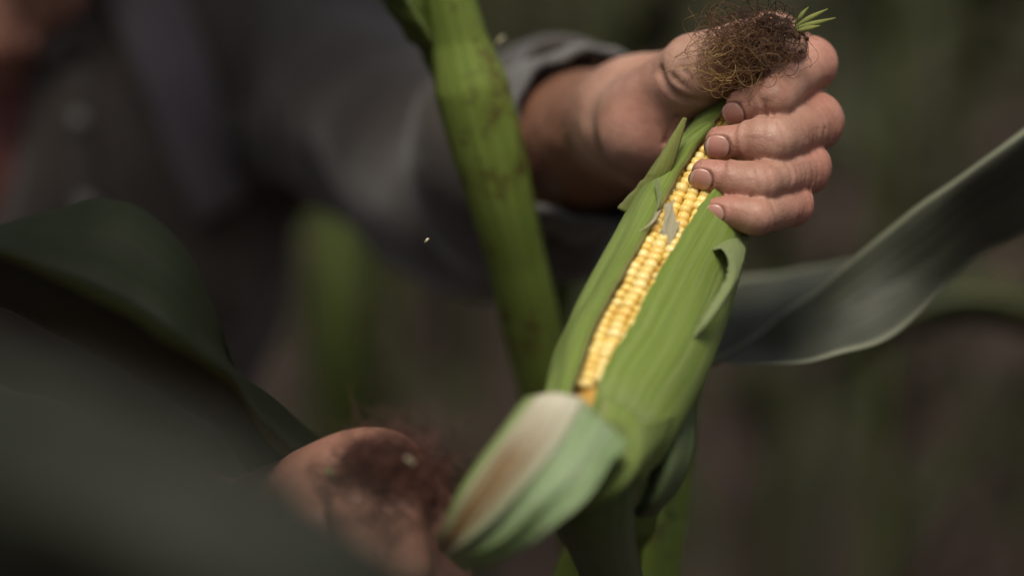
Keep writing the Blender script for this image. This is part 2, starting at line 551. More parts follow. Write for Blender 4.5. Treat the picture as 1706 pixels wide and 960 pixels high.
def plain(name, col, rough=0.5, nscale=60, var=0.25, sss=0.0):
    n = NT(name)
    co = n.tex('Object')
    n.l(n.mix(n.noise(co, nscale, 3, 0.6), tuple(x * (1 - var) for x in col), tuple(min(1, x * (1 + var)) for x in col)), n.b.inputs['Base Color'])
    n.b.inputs['Roughness'].default_value = rough
    n.b.inputs['Subsurface Weight'].default_value = sss
    n.b.inputs['Subsurface Scale'].default_value = 0.002
    return n.m

def soil_material():
    n = NT('soil')
    co = n.tex('Object')
    a = n.noise(co, 3.5, 6, 0.65); b = n.noise(co, 26, 5, 0.7)
    c = n.ramp(a, [(0.3, (0.026, 0.0135, 0.0100)), (0.7, (0.056, 0.031, 0.022))])
    c = n.mix(n.ramp(b, [(0.55, 0.0), (0.72, 0.5)]), c, (0.09, 0.068, 0.05))
    n.l(c, n.b.inputs['Base Color']); n.b.inputs['Roughness'].default_value = 0.95
    n.bump(b, 0.8, 0.03)
    return n.m

M = {}
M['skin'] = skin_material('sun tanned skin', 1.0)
def nail_material():
    n = NT('fingernail')
    sx = n.new('ShaderNodeSeparateXYZ'); n.l(n.tex('UV'), sx.inputs[0])
    v = n.math('ADD', sx.outputs[1], n.math('MULTIPLY', n.math('SUBTRACT', n.noise(n.tex('Object'), 400, 3), 0.5), 0.12))
    c = n.ramp(v, [(0.0, (0.20, 0.095, 0.065)), (0.08, (0.46, 0.27, 0.22)), (0.28, (0.44, 0.22, 0.175)), (0.80, (0.42, 0.195, 0.155)), (0.88, (0.52, 0.38, 0.29)), (0.97, (0.15, 0.09, 0.06))])
    n.l(n.mix(n.ramp(n.noise(n.tex('Object'), 350, 4, 0.7), [(0.5, 0.0), (0.75, 0.5)]), c, (0.22, 0.12, 0.09)), n.b.inputs['Base Color'])
    n.b.inputs['Roughness'].default_value = 0.22
    n.bump(n.noise(n.mapping(n.tex('UV'), (30, 1, 1)), 1.0, 2), 0.15, 0.0003)
    return n.m
M['nail'] = nail_material()
M['husk_front'] = husk_material('green husk', (0.130, 0.205, 0.022), (0.235, 0.325, 0.055), (0.38, 0.44, 0.17), 0.5, None, 0.40)
M['husk_side'] = husk_material('bright husk', (0.125, 0.205, 0.020), (0.23, 0.32, 0.048), (0.36, 0.41, 0.14), 0.5, (0.33, 0.31, 0.13), 0.42)
M['husk_dark'] = husk_material('dark husk', (0.055, 0.09, 0.022), (0.10, 0.145, 0.045), (0.18, 0.24, 0.10), 0.4, (0.12, 0.10, 0.04), 0.45)
M['husk_dry'] = husk_material('pale dry husk', (0.52, 0.46, 0.27), (0.68, 0.62, 0.42), (0.72, 0.66, 0.50), 0.5, None, 0.5)
M['flap'] = husk_material('torn husk', (0.22, 0.29, 0.085), (0.33, 0.40, 0.16), (0.42, 0.46, 0.24), 0.5, (0.45, 0.47, 0.26), 0.45)
M['peeled'] = peeled_material()
M['tip2'] = husk_material('yellowing husk tip', (0.17, 0.22, 0.03), (0.30, 0.33, 0.07), (0.42, 0.40, 0.14), 0.5, (0.40, 0.36, 0.16))
M['tip'] = husk_material('yellow green husk tip', (0.30, 0.34, 0.06), (0.42, 0.46, 0.12), (0.5, 0.5, 0.2), 0.4)
M['kernel'] = kernel_material()
M['cob'] = plain('cob', (0.48, 0.27, 0.05), 0.6, 300, 0.3)
M['silk'] = silk_material('dry brown silk', (0.045, 0.022, 0.013), (0.15, 0.075, 0.036), (0.50, 0.33, 0.12))
M['silk_red'] = silk_material('dark red brown silk', (0.050, 0.021, 0.016), (0.12, 0.050, 0.036), (0.26, 0.125, 0.07))
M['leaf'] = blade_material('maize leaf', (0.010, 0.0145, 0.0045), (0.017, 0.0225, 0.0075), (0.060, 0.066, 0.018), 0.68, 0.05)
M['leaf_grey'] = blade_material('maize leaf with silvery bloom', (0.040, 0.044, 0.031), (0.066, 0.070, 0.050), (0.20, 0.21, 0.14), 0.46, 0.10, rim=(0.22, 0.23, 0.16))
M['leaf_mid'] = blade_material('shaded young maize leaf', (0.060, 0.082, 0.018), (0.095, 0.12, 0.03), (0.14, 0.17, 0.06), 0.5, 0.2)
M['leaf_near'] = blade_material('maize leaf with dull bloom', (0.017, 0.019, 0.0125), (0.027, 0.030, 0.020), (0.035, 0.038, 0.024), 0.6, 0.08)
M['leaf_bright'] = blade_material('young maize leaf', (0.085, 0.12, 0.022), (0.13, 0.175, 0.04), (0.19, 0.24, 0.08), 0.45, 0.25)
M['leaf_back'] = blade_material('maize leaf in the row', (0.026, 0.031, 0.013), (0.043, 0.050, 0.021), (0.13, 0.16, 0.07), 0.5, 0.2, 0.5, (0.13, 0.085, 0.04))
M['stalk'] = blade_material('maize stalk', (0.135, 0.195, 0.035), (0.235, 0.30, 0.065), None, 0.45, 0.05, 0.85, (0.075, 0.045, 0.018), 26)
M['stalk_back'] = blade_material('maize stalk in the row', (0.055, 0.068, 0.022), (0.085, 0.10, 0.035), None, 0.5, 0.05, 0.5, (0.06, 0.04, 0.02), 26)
M['shirt'] = cloth_material('dark work shirt', (0.024, 0.0165, 0.0125), (0.040, 0.029, 0.0225))
M['cuff'] = cloth_material('worn grey cuff', (0.085, 0.082, 0.080), (0.135, 0.13, 0.127))
M['strap'] = cloth_material('mauve grey strap', (0.055, 0.045, 0.056), (0.070, 0.058, 0.070))
M['undershirt'] = cloth_material('dark red undershirt', (0.075, 0.022, 0.018), (0.105, 0.032, 0.026))
M['trousers'] = cloth_material('dark trousers', (0.022, 0.022, 0.025), (0.036, 0.036, 0.042))
M['button'] = plain('horn button', (0.16, 0.15, 0.14), 0.3)
M['boot'] = plain('boot leather', (0.03, 0.02, 0.014), 0.5)
M['hair'] = silk_material('greying brown hair', (0.03, 0.02, 0.014), (0.06, 0.045, 0.035), (0.14, 0.12, 0.10))
M['arm_hair'] = silk_material('arm hair', (0.12, 0.06, 0.03), (0.22, 0.13, 0.07), (0.42, 0.28, 0.16))
M['eye'] = plain('eye', (0.75, 0.72, 0.68), 0.15, 40, 0.1)
M['iris'] = plain('iris', (0.06, 0.045, 0.03), 0.1)
M['soil'] = soil_material()
M['chaff'] = plain('chaff', (0.62, 0.52, 0.36), 0.6)

# ------------------------------------------------------------------ ground
gx = np.linspace(-1, 1, 141); gx = np.sign(gx) * np.abs(gx) ** 3.2 * 220
GX, GY = np.meshgrid(gx, gx + 3.0)
GZ = 0.035 * vnoise(GX * 1.7 + 9, GY * 1.7 + 4, GX * 0 + 3.3) + 0.018 * vnoise(GX * 6 + 2, GY * 6, GX * 0 + 7.1)
fade = np.clip(1 - np.hypot(GX, GY) / 40, 0, 1)
G = np.stack([GX, GY, GZ * fade - 0.02], -1)
idx = np.arange(141 * 141).reshape(141, 141)
gF = np.stack([idx[:-1, :-1].ravel(), idx[:-1, 1:].ravel(), idx[1:, 1:].ravel(), idx[1:, :-1].ravel()], 1)
obj('ground', make_mesh('ground', G.reshape(-1, 3), gF), M['soil'], kind='structure')

# ------------------------------------------------------------------ the man: bones
SH_L = P(545, 85, 1.46); EL_L = P(800, 305, 1.215); WR_L = H(1058, 200, 72)
SH_R = P(-600, 120, 1.50); EL_R = P(-230, 830, 1.17); WR_R = P(395, 905, 0.955)
CHIN = P(-58, 215, 1.385)

def finger(g, pts, radii, k_in=0.002, k_out=0.0006):
    g.add(chain([(p, r / 1000) for p, r in zip(pts, radii)], k_in), k_out)

nails = []     # (centre, axis, dorsal, side, radius, length, halfwidth angle)
def nail_def(dip, tip, r, dorsal, length, ang=0.85, shift=0.0):
    a = nrm(tip - dip)
    n = np.asarray(dorsal, float); n = nrm(n - a * (n @ a))
    s = np.cross(a, n)
    nails.append((tip + a * shift, a, n, s, r / 1000, length / 1000, ang))

def nail_carve(g, nd):
    c, a, n, s, r, L, ang = nd
    m = 0.02
    sl, X, Y, Z = g.box(c - m, c + m)
    dx, dy, dz = X - c[0], Y - c[1], Z - c[2]
    la = dx * a[0] + dy * a[1] + dz * a[2]
    ln = dx * n[0] + dy * n[1] + dz * n[2]
    ls = dx * s[0] + dy * s[1] + dz * s[2]
    ph = np.arctan2(ls, ln)
    q = (np.abs(la / (L / 2)) ** 2.5 + np.abs(ph / ang) ** 2.5) ** (1 / 2.5)
    ins = np.clip((1.12 - q) / 0.14, 0, 1)
    fold = np.exp(-((q - 1.28) / 0.14) ** 2) * (la < L * 0.35)
    mask = (ln > 0)
    g.D[sl] += ((0.00055 * ins - 0.00042 * fold) * mask).astype(np.float32)

def nail_mesh(nd):
    c, a, n, s, r, L, ang = nd
    nu, nv = 13, 13
    U, W = np.meshgrid(np.linspace(-1, 1, nu), np.linspace(-1, 1, nv))
    # square -> rounded outline
    x = U * np.sqrt(1 - 0.5 * W * W); y = W * np.sqrt(1 - 0.5 * U * U)
    ph = x * ang * 1.03; la = y * L / 2 * 1.04
    rr = r + 0.00015 - 0.00045 * np.clip(y, 0, 1) ** 2 - 0.00035 * np.clip(-y - 0.5, 0, 1)
    G = c + la[..., None] * a + (rr * np.sin(ph))[..., None] * s + (rr * np.cos(ph))[..., None] * n
    return sheet_mesh('fingernail', G, 0.0005)

# ---- upper (left) hand with forearm
hl = Grid(np.min([WR_L, P(850, 480, 1.16), H(1430, 420, -45), P(900, 60, 1.16), H(1030, 20, 0)], 0) - 0.03,
          np.max([WR_L, P(1100, 60, 1.16), H(1430, 20, 60), H(1420, 200, -20)], 0) + 0.02, 0.00085)
IDX = [H(1285, 78, 46), H(1350, 106, 12), H(1288, 164, -15), H(1237, 176, -8)]
MID = [H(1305, 152, 48), H(1357, 202, 7), H(1282, 236, -19), H(1205, 237, -15)]
RNG = [H(1292, 228, 42), H(1342, 281, -1), H(1262, 305, -28), H(1179, 291, -24)]
PNK = [H(1268, 292, 31), H(1318, 340, -9), H(1258, 361, -34), H(1200, 351, -31)]
THB = [H(1078, 196, 46), H(1160, 122, 10), H(1244, 84, -4), H(1308, 74, -4)]
# palm
for mcp, r in ((IDX[0], 12), (MID[0], 12.5), (RNG[0], 12), (PNK[0], 11)):
    hl.add(cone(WR_L * 0.75 + mcp * 0.25, mcp, 0.017, r / 1000), 0.012)
hl.add(chain([(WR_L, .0235), (WR_L * .55 + EL_L * .45, .0375), (EL_L, .041)], 0.01), 0.014)
hl.add(cone(WR_L, WR_L * .5 + MID[0] * .5, 0.024, 0.018), 0.012)
hl.add(ellip(H(1112, 205, 34), np.stack([nrm(RGT + UPV * .3), nrm(UPV - RGT * .3), FWD]), (0.029, 0.021, 0.019)), 0.007)
hl.add(ellip(H(1085, 250, 52), np.stack([RGT, UPV, FWD]), (0.019, 0.017, 0.017)), 0.010)
hl.add(chain([(THB[0], .0205), (THB[1], .0140), (THB[2], .0108), (THB[3], .0090)], 0.004), 0.006)
hl.add(cone(THB[1] + UPV * .002, THB[2] + UPV * .001, .0132, .0105), 0.004)
# web between thumb and index
hl.add(cone(THB[1] + FWD * .012, IDX[0], 0.011, 0.011), 0.012)
finger(hl, IDX, (12.0, 10.2, 8.2, 6.9))
hl.add(ellip(IDX[1] - RGT * .0005, np.stack([RGT, UPV, FWD]), (.0102, .0110, .0105)), .003)
finger(hl, MID, (12.5, 11.5, 9.3, 7.1))
hl.add(cone((MID[1] * .55 + MID[2] * .45), MID[2], .0096, .0092), .003)
finger(hl, RNG, (12.0, 10.0, 8.3, 6.6))
finger(hl, PNK, (11.0, 8.6, 7.0, 5.7))
# the packed backs of the fingers
for fa, fb in ((IDX, MID), (MID, RNG), (RNG, PNK)):
    hl.add(cone((fa[0] + fb[0]) / 2, (fa[1] + fb[1]) / 2 + FWD * .003 - RGT * .003, .0095, .0072), .003)
# creases of the bent joints and the palm
def crease(g, pts, r, k=0.0014):
    g.cut(chain([(p, r / 1000) for p in spline(np.array(pts), 12)], 0.0), k)
crease(hl, [H(1098, 118, 6), H(1108, 148, 2), H(1138, 166, 1), H(1175, 172, 0), H(1203, 170, 4)], 1.5, .0025)
crease(hl, [H(1120, 128, -1), H(1150, 152, -4), H(1180, 158, -4)], 0.7, .0018)
crease(hl, [H(1135, 112, -4), H(1165, 140, -6), H(1195, 146, -6)], 0.6, .0015)
crease(hl, [H(1150, 196, 14), H(1165, 215, 16), H(1168, 245, 20)], 1.0, .002)
crease(hl, [H(1046, 150, 46), H(1040, 200, 40), H(1052, 260, 40)], 2.4, .005)
crease(hl, [H(1140, 182, 12), H(1120, 205, 12), H(1108, 238, 18)], 0.8, .002)
crease(hl, [H(1108, 120, 0), H(1128, 140, -4), H(1160, 150, -7), H(1200, 150, -6)], 0.8, .0018)
def ring_crease(g, f, i, t, amp, w=0.0008, side=None):
    """fine skin folds across the back of a joint: displacement, strongest on the dorsal side"""
    c = f[i] + (f[i + 1] - f[i]) * t if i + 1 < len(f) else f[i]
    a = nrm(f[min(i + 1, 3)] - f[i - 1]) if t == 0 else nrm(f[i + 1] - f[i])
    sl, X, Y, Z = g.box(c - .016, c + .016)
    l = (X - c[0]) * a[0] + (Y - c[1]) * a[1] + (Z - c[2]) * a[2]
    wob = 0.0016 * vnoise(X * 170 + 3, Y * 170, Z * 170); amp = amp * (.35 + .65 * (vnoise(X * 140, Y * 140 + 5, Z * 140) * .5 + .5) ** 1.5 * 2)
    g.D[sl] += (amp / 1000 * np.exp(-((l + wob) / w) ** 2)).astype(np.float32)
for f in (IDX, MID, RNG, PNK):
    for o_, am in ((-0.10, .30), (0.0, .55), (0.09, .40), (0.2, .22)):
        ring_crease(hl, f, 2, o_, am)
    for o_, am in ((-.18, .25), (-.08, .35), (0.0, .42), (0.08, .40), (0.17, .32), (0.28, .25)):
        ring_crease(hl, f, 1, o_, am, .0008)
nz = -FWD
nail_def(IDX[2], IDX[3], 6.9, nz * 1.0 - RGT * .45 - UPV * .60, 9.2, .66, .0018)
nail_def(MID[2], MID[3], 7.0, nz * 1.0 - RGT * .45 - UPV * .38, 9.6, .66, .0016)
nail_def(RNG[2], RNG[3], 6.5, nz * 1.0 - RGT * .45 - UPV * .44, 9.0, .66, .0016)
nail_def(PNK[2], PNK[3], 5.6, nz * 1.0 - RGT * .45 - UPV * .34, 7.6, .66, .0014)
for nd in nails: nail_carve(hl, nd)
# gentle unevenness of flesh, tendons of the wrist
X, Y, Z = hl.ax[0][:, None, None], hl.ax[1][None, :, None], hl.ax[2][None, None, :]
near = np.abs(hl.D) < 0.004
pi = np.argwhere(near)
hl.D[near] += (0.00045 * vnoise(hl.ax[0][pi[:, 0]] * 130, hl.ax[1][pi[:, 1]] * 130, hl.ax[2][pi[:, 2]] * 130)).astype(np.float32)
cutL = WR_L * .42 + EL_L * .58
hl.half(cutL, nrm(EL_L - WR_L))
VL, FL = hl.mesh()
VL = smooth_verts(VL, FL, 1, 0.4)
def redness(V, spots):
    r = np.zeros(len(V))
    for p, s, a in spots:
        r = np.maximum(r, a * np.exp(-np.sum((V - p) ** 2, 1) / s ** 2))
    return r
redL = redness(VL, [(f[1], .014, .9) for f in (IDX, MID, RNG, PNK)] + [(f[3], .010, .85) for f in (IDX, MID, RNG, PNK)]
               + [(f[2], .007, .5) for f in (IDX, MID, RNG, PNK)] + [(H(1110, 200, 20), .02, .5)])

# ---- lower (right) hand with forearm
SHIFT = 0.038
LI = [P(652, 775, .885), P(735, 882, .842), P(744, 955, .846), P(735, 1005, .862)]
LM = [P(602, 772, .880), P(668, 862, .833), P(676, 945, .832), P(672, 1000, .85)]
LR = [P(552, 790, .880), P(598, 846, .832), P(606, 932, .830), P(606, 990, .846)]
LP = [P(508, 818, .886), P(534, 876, .842), P(545, 948, .840), P(552, 995, .853)]
LT = [P(470, 900, .915), P(590, 900, .905), P(690, 890, .895), P(755, 900, .882)]
SHIFT = 0.0
hr = Grid(np.min([P(120, 1010, .84), P(120, 1010, 1.12), P(120, 700, .78)], 0) - .045, np.max([P(800, 720, .84), P(800, 700, 1.12), P(400, 850, 1.1)], 0) + .02, 0.0012)
for mcp, r in ((LI[0], 11.5), (LM[0], 12), (LR[0], 11.5), (LP[0], 10.5)):
    hr.add(cone(WR_R * .75 + mcp * .25, mcp, .016, r / 1000), .012)
hr.add(chain([(WR_R, .024), (WR_R * .55 + EL_R * .45, .037), (EL_R, .043)], .01), .014)
for f_, r_ in ((LI, (11.5, 9.8, 8.8, 7.2)), (LM, (12, 10.3, 9.2, 7.3)), (LR, (11.5, 10, 8.8, 7)), (LP, (10.5, 8.8, 7.8, 6))):
    finger(hr, f_, r_, .002, .0012)
for fa, fb in ((LI, LM), (LM, LR), (LR, LP)):
    hr.add(cone((fa[0] + fb[0]) / 2, (fa[1] + fb[1]) / 2 + FWD * .006, .0085, .0055), .004)
hr.add(chain([(LT[0], .018), (LT[1], .0125), (LT[2], .0105), (LT[3], .009)], .004), .006)
hr.half(WR_R * .25 + EL_R * .75, nrm(EL_R - WR_R))
VR, FR = hr.mesh(); VR = smooth_verts(VR, FR, 1, .4)
redR = redness(VR, [(f[1], .014, .5) for f in (LI, LM, LR, LP)] + [(f[0], .014, .4) for f in (LI, LM, LR, LP)])
nl0 = len(nails)
for f, r in ((LI, 7.2), (LM, 7.3), (LR, 7.0), (LP, 6.0)):
    nail_def(f[2], f[3], r, -FWD, r * 1.6)

# ---- head, neck and the body under the clothes
hf = nrm(np.array([0.42, -0.78, -0.46]))           # where the face points: down at the cob
hs = nrm(np.cross(hf, [0, 0, 1.0]))                # the man's ... side axis
hu = np.cross(hs, hf)
HC = CHIN - hf * .058 + hu * .115
hd = Grid(HC - .26, HC + .22, .0026)
ax = np.stack([hs, hf, hu])
HP = lambda s, f, u: HC + hs * s + hf * f + hu * u
hd.add(ellip(HP(0, -.018, .035), ax, (.076, .098, .092)))
hd.add(ellip(HP(0, .022, -.030), ax, (.062, .070, .085)), .02)
hd.add(cone(HP(-.052, -.005, -.055), HP(-.018, .058, -.108), .022, .020), .02)
hd.add(cone(HP(.052, -.005, -.055), HP(.018, .058, -.108), .022, .020), .02)
hd.add(ellip(HP(0, .068, -.110), ax, (.024, .018, .020)), .012)
hd.add(chain([(HP(0, .080, .022), .009), (HP(0, .104, -.028), .012)], .004), .008)
for sg in (-1, 1):
    hd.add(ellip(HP(sg * .014, .096, -.032), ax, (.010, .011, .008)), .004)
    hd.add(chain([(HP(sg * .040, .072, .030), .008), (HP(sg * .012, .082, .028), .009)], .003), .008)
    hd.cut(ellip(HP(sg * .032, .088, .012), ax, (.016, .014, .010)), .008)
    hd.add(ellip(HP(sg * .031, .0715, .010), ax, (.0150, .0150, .0135)), .003)
    hd.cut(chain([(HP(sg * .019, .084, .0045), .0007), (HP(sg * .031, .0875, .0025), .0013), (HP(sg * .043, .082, .0050), .0007)], 0.0), .0012)
    hd.add(ellip(HP(sg * .042, .056, -.022), ax, (.022, .022, .016)), .014)
    hd.add(ellip(HP(sg * .080, -.015, -.005), np.stack([hs, hf, hu]), (.010, .019, .032)), .006)
hd.add(chain([(HP(-.022, .078, -.066), .0045), (HP(0, .088, -.064), .006), (HP(.022, .078, -.066), .0045)], .002), .004)
hd.add(chain([(HP(-.020, .076, -.078), .005), (HP(0, .086, -.079), .0075), (HP(.020, .076, -.078), .005)], .002), .004)
hd.cut(chain([(HP(-.026, .080, -.0715), .0012), (HP(0, .097, -.0715), .0014), (HP(.026, .080, -.0715), .0012)], .0), .002)
NECK = (SH_L + SH_R) / 2 + np.array([0, .01, .06])
hd.add(cone(HP(0, -.03, -.06), NECK, .056, .064), .02)
Vh, Fh = hd.mesh(); Vh = smooth_verts(Vh, Fh, 1, .4)
CHEST = (SH_L + SH_R) / 2
PEL = np.array([CHEST[0] - .02, CHEST[1] + .12, .86])
HIPL, HIPR = PEL + np.array([.10, 0, 0]), PEL + np.array([-.10, 0, 0])
FTL = np.array([HIPL[0] + .05, HIPL[1] - .05, .06]); FTR = np.array([HIPR[0] - .06, HIPR[1] + .08, .06])
KNL = (HIPL + FTL) / 2 + np.array([.0, -.06, 0]); KNR = (HIPR + FTR) / 2 + np.array([0, -.06, 0])
bd = Grid(np.min([SH_R, EL_R, FTL, FTR, PEL], 0) - .2, np.max([SH_L, EL_L, NECK, FTR], 0) + .15, .011)
bd.add(chain([(PEL, .14), (PEL * .5 + CHEST * .5, .13), (CHEST - [0, 0, .09], .145)], .04))
bd.add(chain([(SH_R, .055), (NECK - [0, 0, .03], .06), (SH_L, .055)], .03), .05)
bd.add(chain([(SH_L, .055), (EL_L, .044), (cutL, .040)], .01), .02)
bd.add(chain([(SH_R, .055), (EL_R, .044), (WR_R * .3 + EL_R * .7, .040)], .01), .02)
for h_, k_, f_ in ((HIPL, KNL, FTL), (HIPR, KNR, FTR)):
    bd.add(chain([(h_, .09), (k_, .058), (f_, .045)], .02), .04)
Vb, Fb = bd.mesh()
VA, FA = join_arrays([(VL, FL), (VR, FR), (Vh, Fh), (Vb, Fb)])
red = np.concatenate([redL, redR, redness(Vh, [(HP(.045, .06, -.02), .03, .6), (HP(-.045, .06, -.02), .03, .6), (HP(0, .1, -.03), .02, .8), (HP(0, .085, -.072), .02, .9)]), np.zeros(len(Vb))])
tl = np.clip(((VL - WR_L) @ nrm(EL_L - WR_L) - .004) / .022, 0, 1); tr_ = np.clip(((VR - WR_R) @ nrm(EL_R - WR_R) + .012) / .05, 0, 1)  # browned forearms, the left one deepened to paint in its shadow
tl = np.maximum(tl, .12); tr_ = np.maximum(tr_, .62)  # high floor darkens the whole lower hand to stand for shade on it
tan_shade_v = np.concatenate([tl, tr_, np.full(len(Vh), .7), np.zeros(len(Vb))])
grime = np.zeros(len(red))
for (c, a, n_, s_, r_, L_, ang_) in nails[:nl0]:
    q = VL - c; la = q @ a; ln = q @ n_; ls = q @ s_
    near_ = np.linalg.norm(q, axis=1) < .02
    qq = (np.abs(la / (L_ / 2)) ** 3 + np.abs(np.arctan2(ls, ln) / ang_) ** 3) ** (1 / 3)
    grime[:len(VL)] = np.maximum(grime[:len(VL)], .5 * np.exp(-((qq - 1.08) / .08) ** 2) * near_ * (ln > 0))
man = empty('person', (PEL[0], PEL[1], 0.0), 'man in dark work shirt leaning in and pulling husk off the cob', 'person')
body = obj('body', make_mesh('body', VA, FA, cols={'red': red, 'tan': tan_shade_v, 'grime': grime}), M['skin'], man)
for i, nd in enumerate(nails):
    obj('fingernail', nail_mesh(nd), M['nail'], body)
for sg in (-1, 1):
    e = obj('eye', None, None, body)
    bpy.data.objects.remove(e)
    g = Grid(HP(sg * .031, .070, .012) - .016, HP(sg * .031, .070, .012) + .016, .002)
    g.add(ellip(HP(sg * .031, .0725, .009), ax, (.0125, .0125, .0115)))
    v, f = g.mesh(); obj('eye', make_mesh('eye', v, f), M['eye'], body)
# hair cap
hg = Grid(HC - .16, HC + .18, .004)
hg.add(ellip(HP(0, -.026, .045), ax, (.086, .104, .096)))
near = np.abs(hg.D) < .02; pi = np.argwhere(near)
hg.D[near] += (.006 * vnoise(hg.ax[0][pi[:, 0]] * 60, hg.ax[1][pi[:, 1]] * 60, hg.ax[2][pi[:, 2]] * 60)).astype(np.float32)
hg.half(HP(0, .055, .060), nrm(hf * .9 - hu * .55)); hg.half(HP(0, -.02, -.03), -hu)
v, f = hg.mesh()
obj('hair', make_mesh('hair', v, f, cols={'tone': rng.random(len(v)) * .7}), M['hair'], man)

# ---- shirt
CUFF_L = WR_L * .68 + EL_L * .32; CUFF_R = WR_R * .42 + EL_R * .58
sg_ = Grid(np.min([SH_R, EL_R, PEL - [0, 0, .05]], 0) - .24, np.max([SH_L, EL_L, NECK, CUFF_L], 0) + .14, .0055)
aL = nrm(EL_L - CUFF_L)
sg_.add(chain([(PEL - [0, 0, .02], .165), (PEL * .5 + CHEST * .5, .155), (CHEST - [0, 0, .10], .168)], .05))
sg_.add(ellip(CHEST - [0, .035, .11], np.eye(3), (.205, .145, .16)), .06)
sg_.add(chain([(SH_R, .075), (NECK - [0, 0, .035], .078), (SH_L + UPV * .0, .075)], .03), .06)
sg_.add(chain([(SH_L, .080), (SH_L * .45 + EL_L * .55 - UPV * .002, .062), (EL_L - UPV * .004, .059), (CUFF_L * .6 + EL_L * .4, .055), (CUFF_L, .043)], .015), .035)
sg_.add(chain([(SH_R, .080), (SH_R * .45 + EL_R * .55, .072), (EL_R, .068), (CUFF_R, .052)], .015), .035)
near = np.abs(sg_.D) < .035; pi = np.argwhere(near)
xx, yy, zz = (sg_.ax[i][pi[:, i]] for i in range(3))
warp = vnoise(xx * 9, yy * 9, zz * 9)
fold = np.sin((xx * 38 + zz * 62 - yy * 30) + warp * 5.0) * (.5 + .5 * vnoise(xx * 6 + 5, yy * 6, zz * 6))
fold2 = vnoise(xx * 24 + zz * 20, yy * 22, zz * 9 - xx * 9)
sg_.D[near] += (.0085 * fold + .0075 * fold2).astype(np.float32)
# open neck and open cuffs
sg_.cut(cone(P(-62, -40, 1.36), P(-66, 390, 1.30), .046, .030), .008)
sg_.cut(cone(NECK - [0, 0, .02], NECK + np.array([0, -.03, .12]), .066, .085), .01)
sg_.cut(cone(CUFF_L - aL * .06, CUFF_L + aL * .004, .058, .036), .004)
aR = nrm(EL_R - CUFF_R); sg_.cut(cone(CUFF_R - aR * .05, CUFF_R + aR * .012, .058, .040), .004)
Vs, Fs = sg_.mesh(); Vs = smooth_verts(Vs, Fs, 3, .5)
shirt_me = make_mesh('shirt', Vs, Fs)
shirt = obj('shirt', shirt_me, M['shirt'], man)
bvh = BVHTree.FromPolygons([tuple(v) for v in Vs.tolist()], Fs.tolist())
def on_shirt(px, py, off=0.003):
    p = P(px, py, 1.0); d = Vector(p - CAM).normalized()
    hit = bvh.ray_cast(Vector(P(px, py, .95)), d)
    if hit[0] is None: return P(px, py, 1.42)
    return np.array(hit[0]) - np.array(d) * off
# rolled cuff: a ring of thicker, paler cloth
def cuff_mesh(c, a, r, L, flare):
    s1 = nrm(np.cross(a, [0, 0, 1.0])); s2 = np.cross(a, s1)
    th = np.linspace(0, 2 * np.pi, 49)
    prof = [(-L * .5, r - .002), (-L * .42, r + .001), (-L * .2, r + .002), (L * .15, r + flare * .45), (L * .45, r + flare * .8), (L * .6, r + flare * .55)]
    prof = spline(np.array(prof), 16)
    G = np.zeros((16, 49, 3))
    for j, (l, rr) in enumerate(prof):
        wob = 1 + .05 * np.sin(th * 3 + j * .3) + .05 * np.sin(th * 5 + 1 + j * .12) + .03 * np.sin(th * 11 + j * .5)
        G[j] = c + a * l + (np.cos(th) * rr * wob)[:, None] * s1 + (np.sin(th) * rr * wob)[:, None] * s2
    return sheet_mesh('cuff', G, .003)
obj('cuff', cuff_mesh(CUFF_L + aL * .030, aL, .0405, .10, .016), M['cuff'], shirt, label='paler grey rolled-up cuff')
obj('cuff', cuff_mesh(CUFF_R + aR * .012, aR, .049, .055, .010), M['cuff'], shirt)
def draped(name, rows, nv, nu, mat, th=.003, off=.004, label=None):
    L = loft(np.array([[(x, y, 0) for x, y in r] for r in rows], float), nv, nu)
    G = np.array([[on_shirt(L[i, j, 0], L[i, j, 1], off) for j in range(nu)] for i in range(nv)])
    for _ in range(3):
        G[1:-1] = .5 * G[1:-1] + .25 * (G[:-2] + G[2:]); G[:, 1:-1] = .5 * G[:, 1:-1] + .25 * (G[:, :-2] + G[:, 2:])
    return obj(name, sheet_mesh(name, G, th), mat, shirt, label=label)
draped('strap', [[(130, -80), (250, -80)], [(190, 30), (320, 20)], [(250, 180), (365, 165)], [(300, 300), (392, 280)], [(335, 372), (402, 330)]], 26, 8, M['strap'], .004, .009, 'mauve-grey strap over the chest')
draped('placket', [[(105, 120), (140, 115)], [(120, 250), (152, 245)], [(128, 380), (165, 375)], [(140, 520), (178, 515)]], 22, 5, M['shirt'], .004, .005)
draped('pocket', [[(385, 180), (455, 170)], [(395, 250), (462, 240)], [(405, 320), (470, 305)]], 14, 8, M['shirt'], .004, .005)
draped('collar', [[(62, -60), (120, -80)], [(66, 20), (138, -5)], [(72, 110), (140, 60)]], 12, 8, M['shirt'], .005, .018)
for bx, by in ((130, 200), (142, 340), (158, 480)):
    c = on_shirt(bx, by, .010)
    V, F, uv = tube_arrays([c + FWD * .002, c + FWD * .0018, c - FWD * .0015, c - FWD * .0018], [.0001, .0055, .0055, .0001], 16)
    obj('button', make_mesh('button', V, F), M['button'], shirt)
ug = Grid(NECK - [.16, .2, .2], NECK + [.16, .16, .12], .005)
ug.add(ellip(CHEST - [0, .03, .09], np.eye(3), (.17, .135, .16)))
ug.add(cone(NECK - [0, 0, .12], NECK - [0, 0, .06], .10, .085), .03)
v, f = ug.mesh(); obj('undershirt', make_mesh('undershirt', v, f), M['undershirt'], man)
tg = Grid(np.min([FTL, FTR], 0) - .2, np.max([HIPL, HIPR], 0) + .2, .010)
tg.add(ellip(PEL - [0, 0, .02], np.eye(3), (.185, .145, .14)))
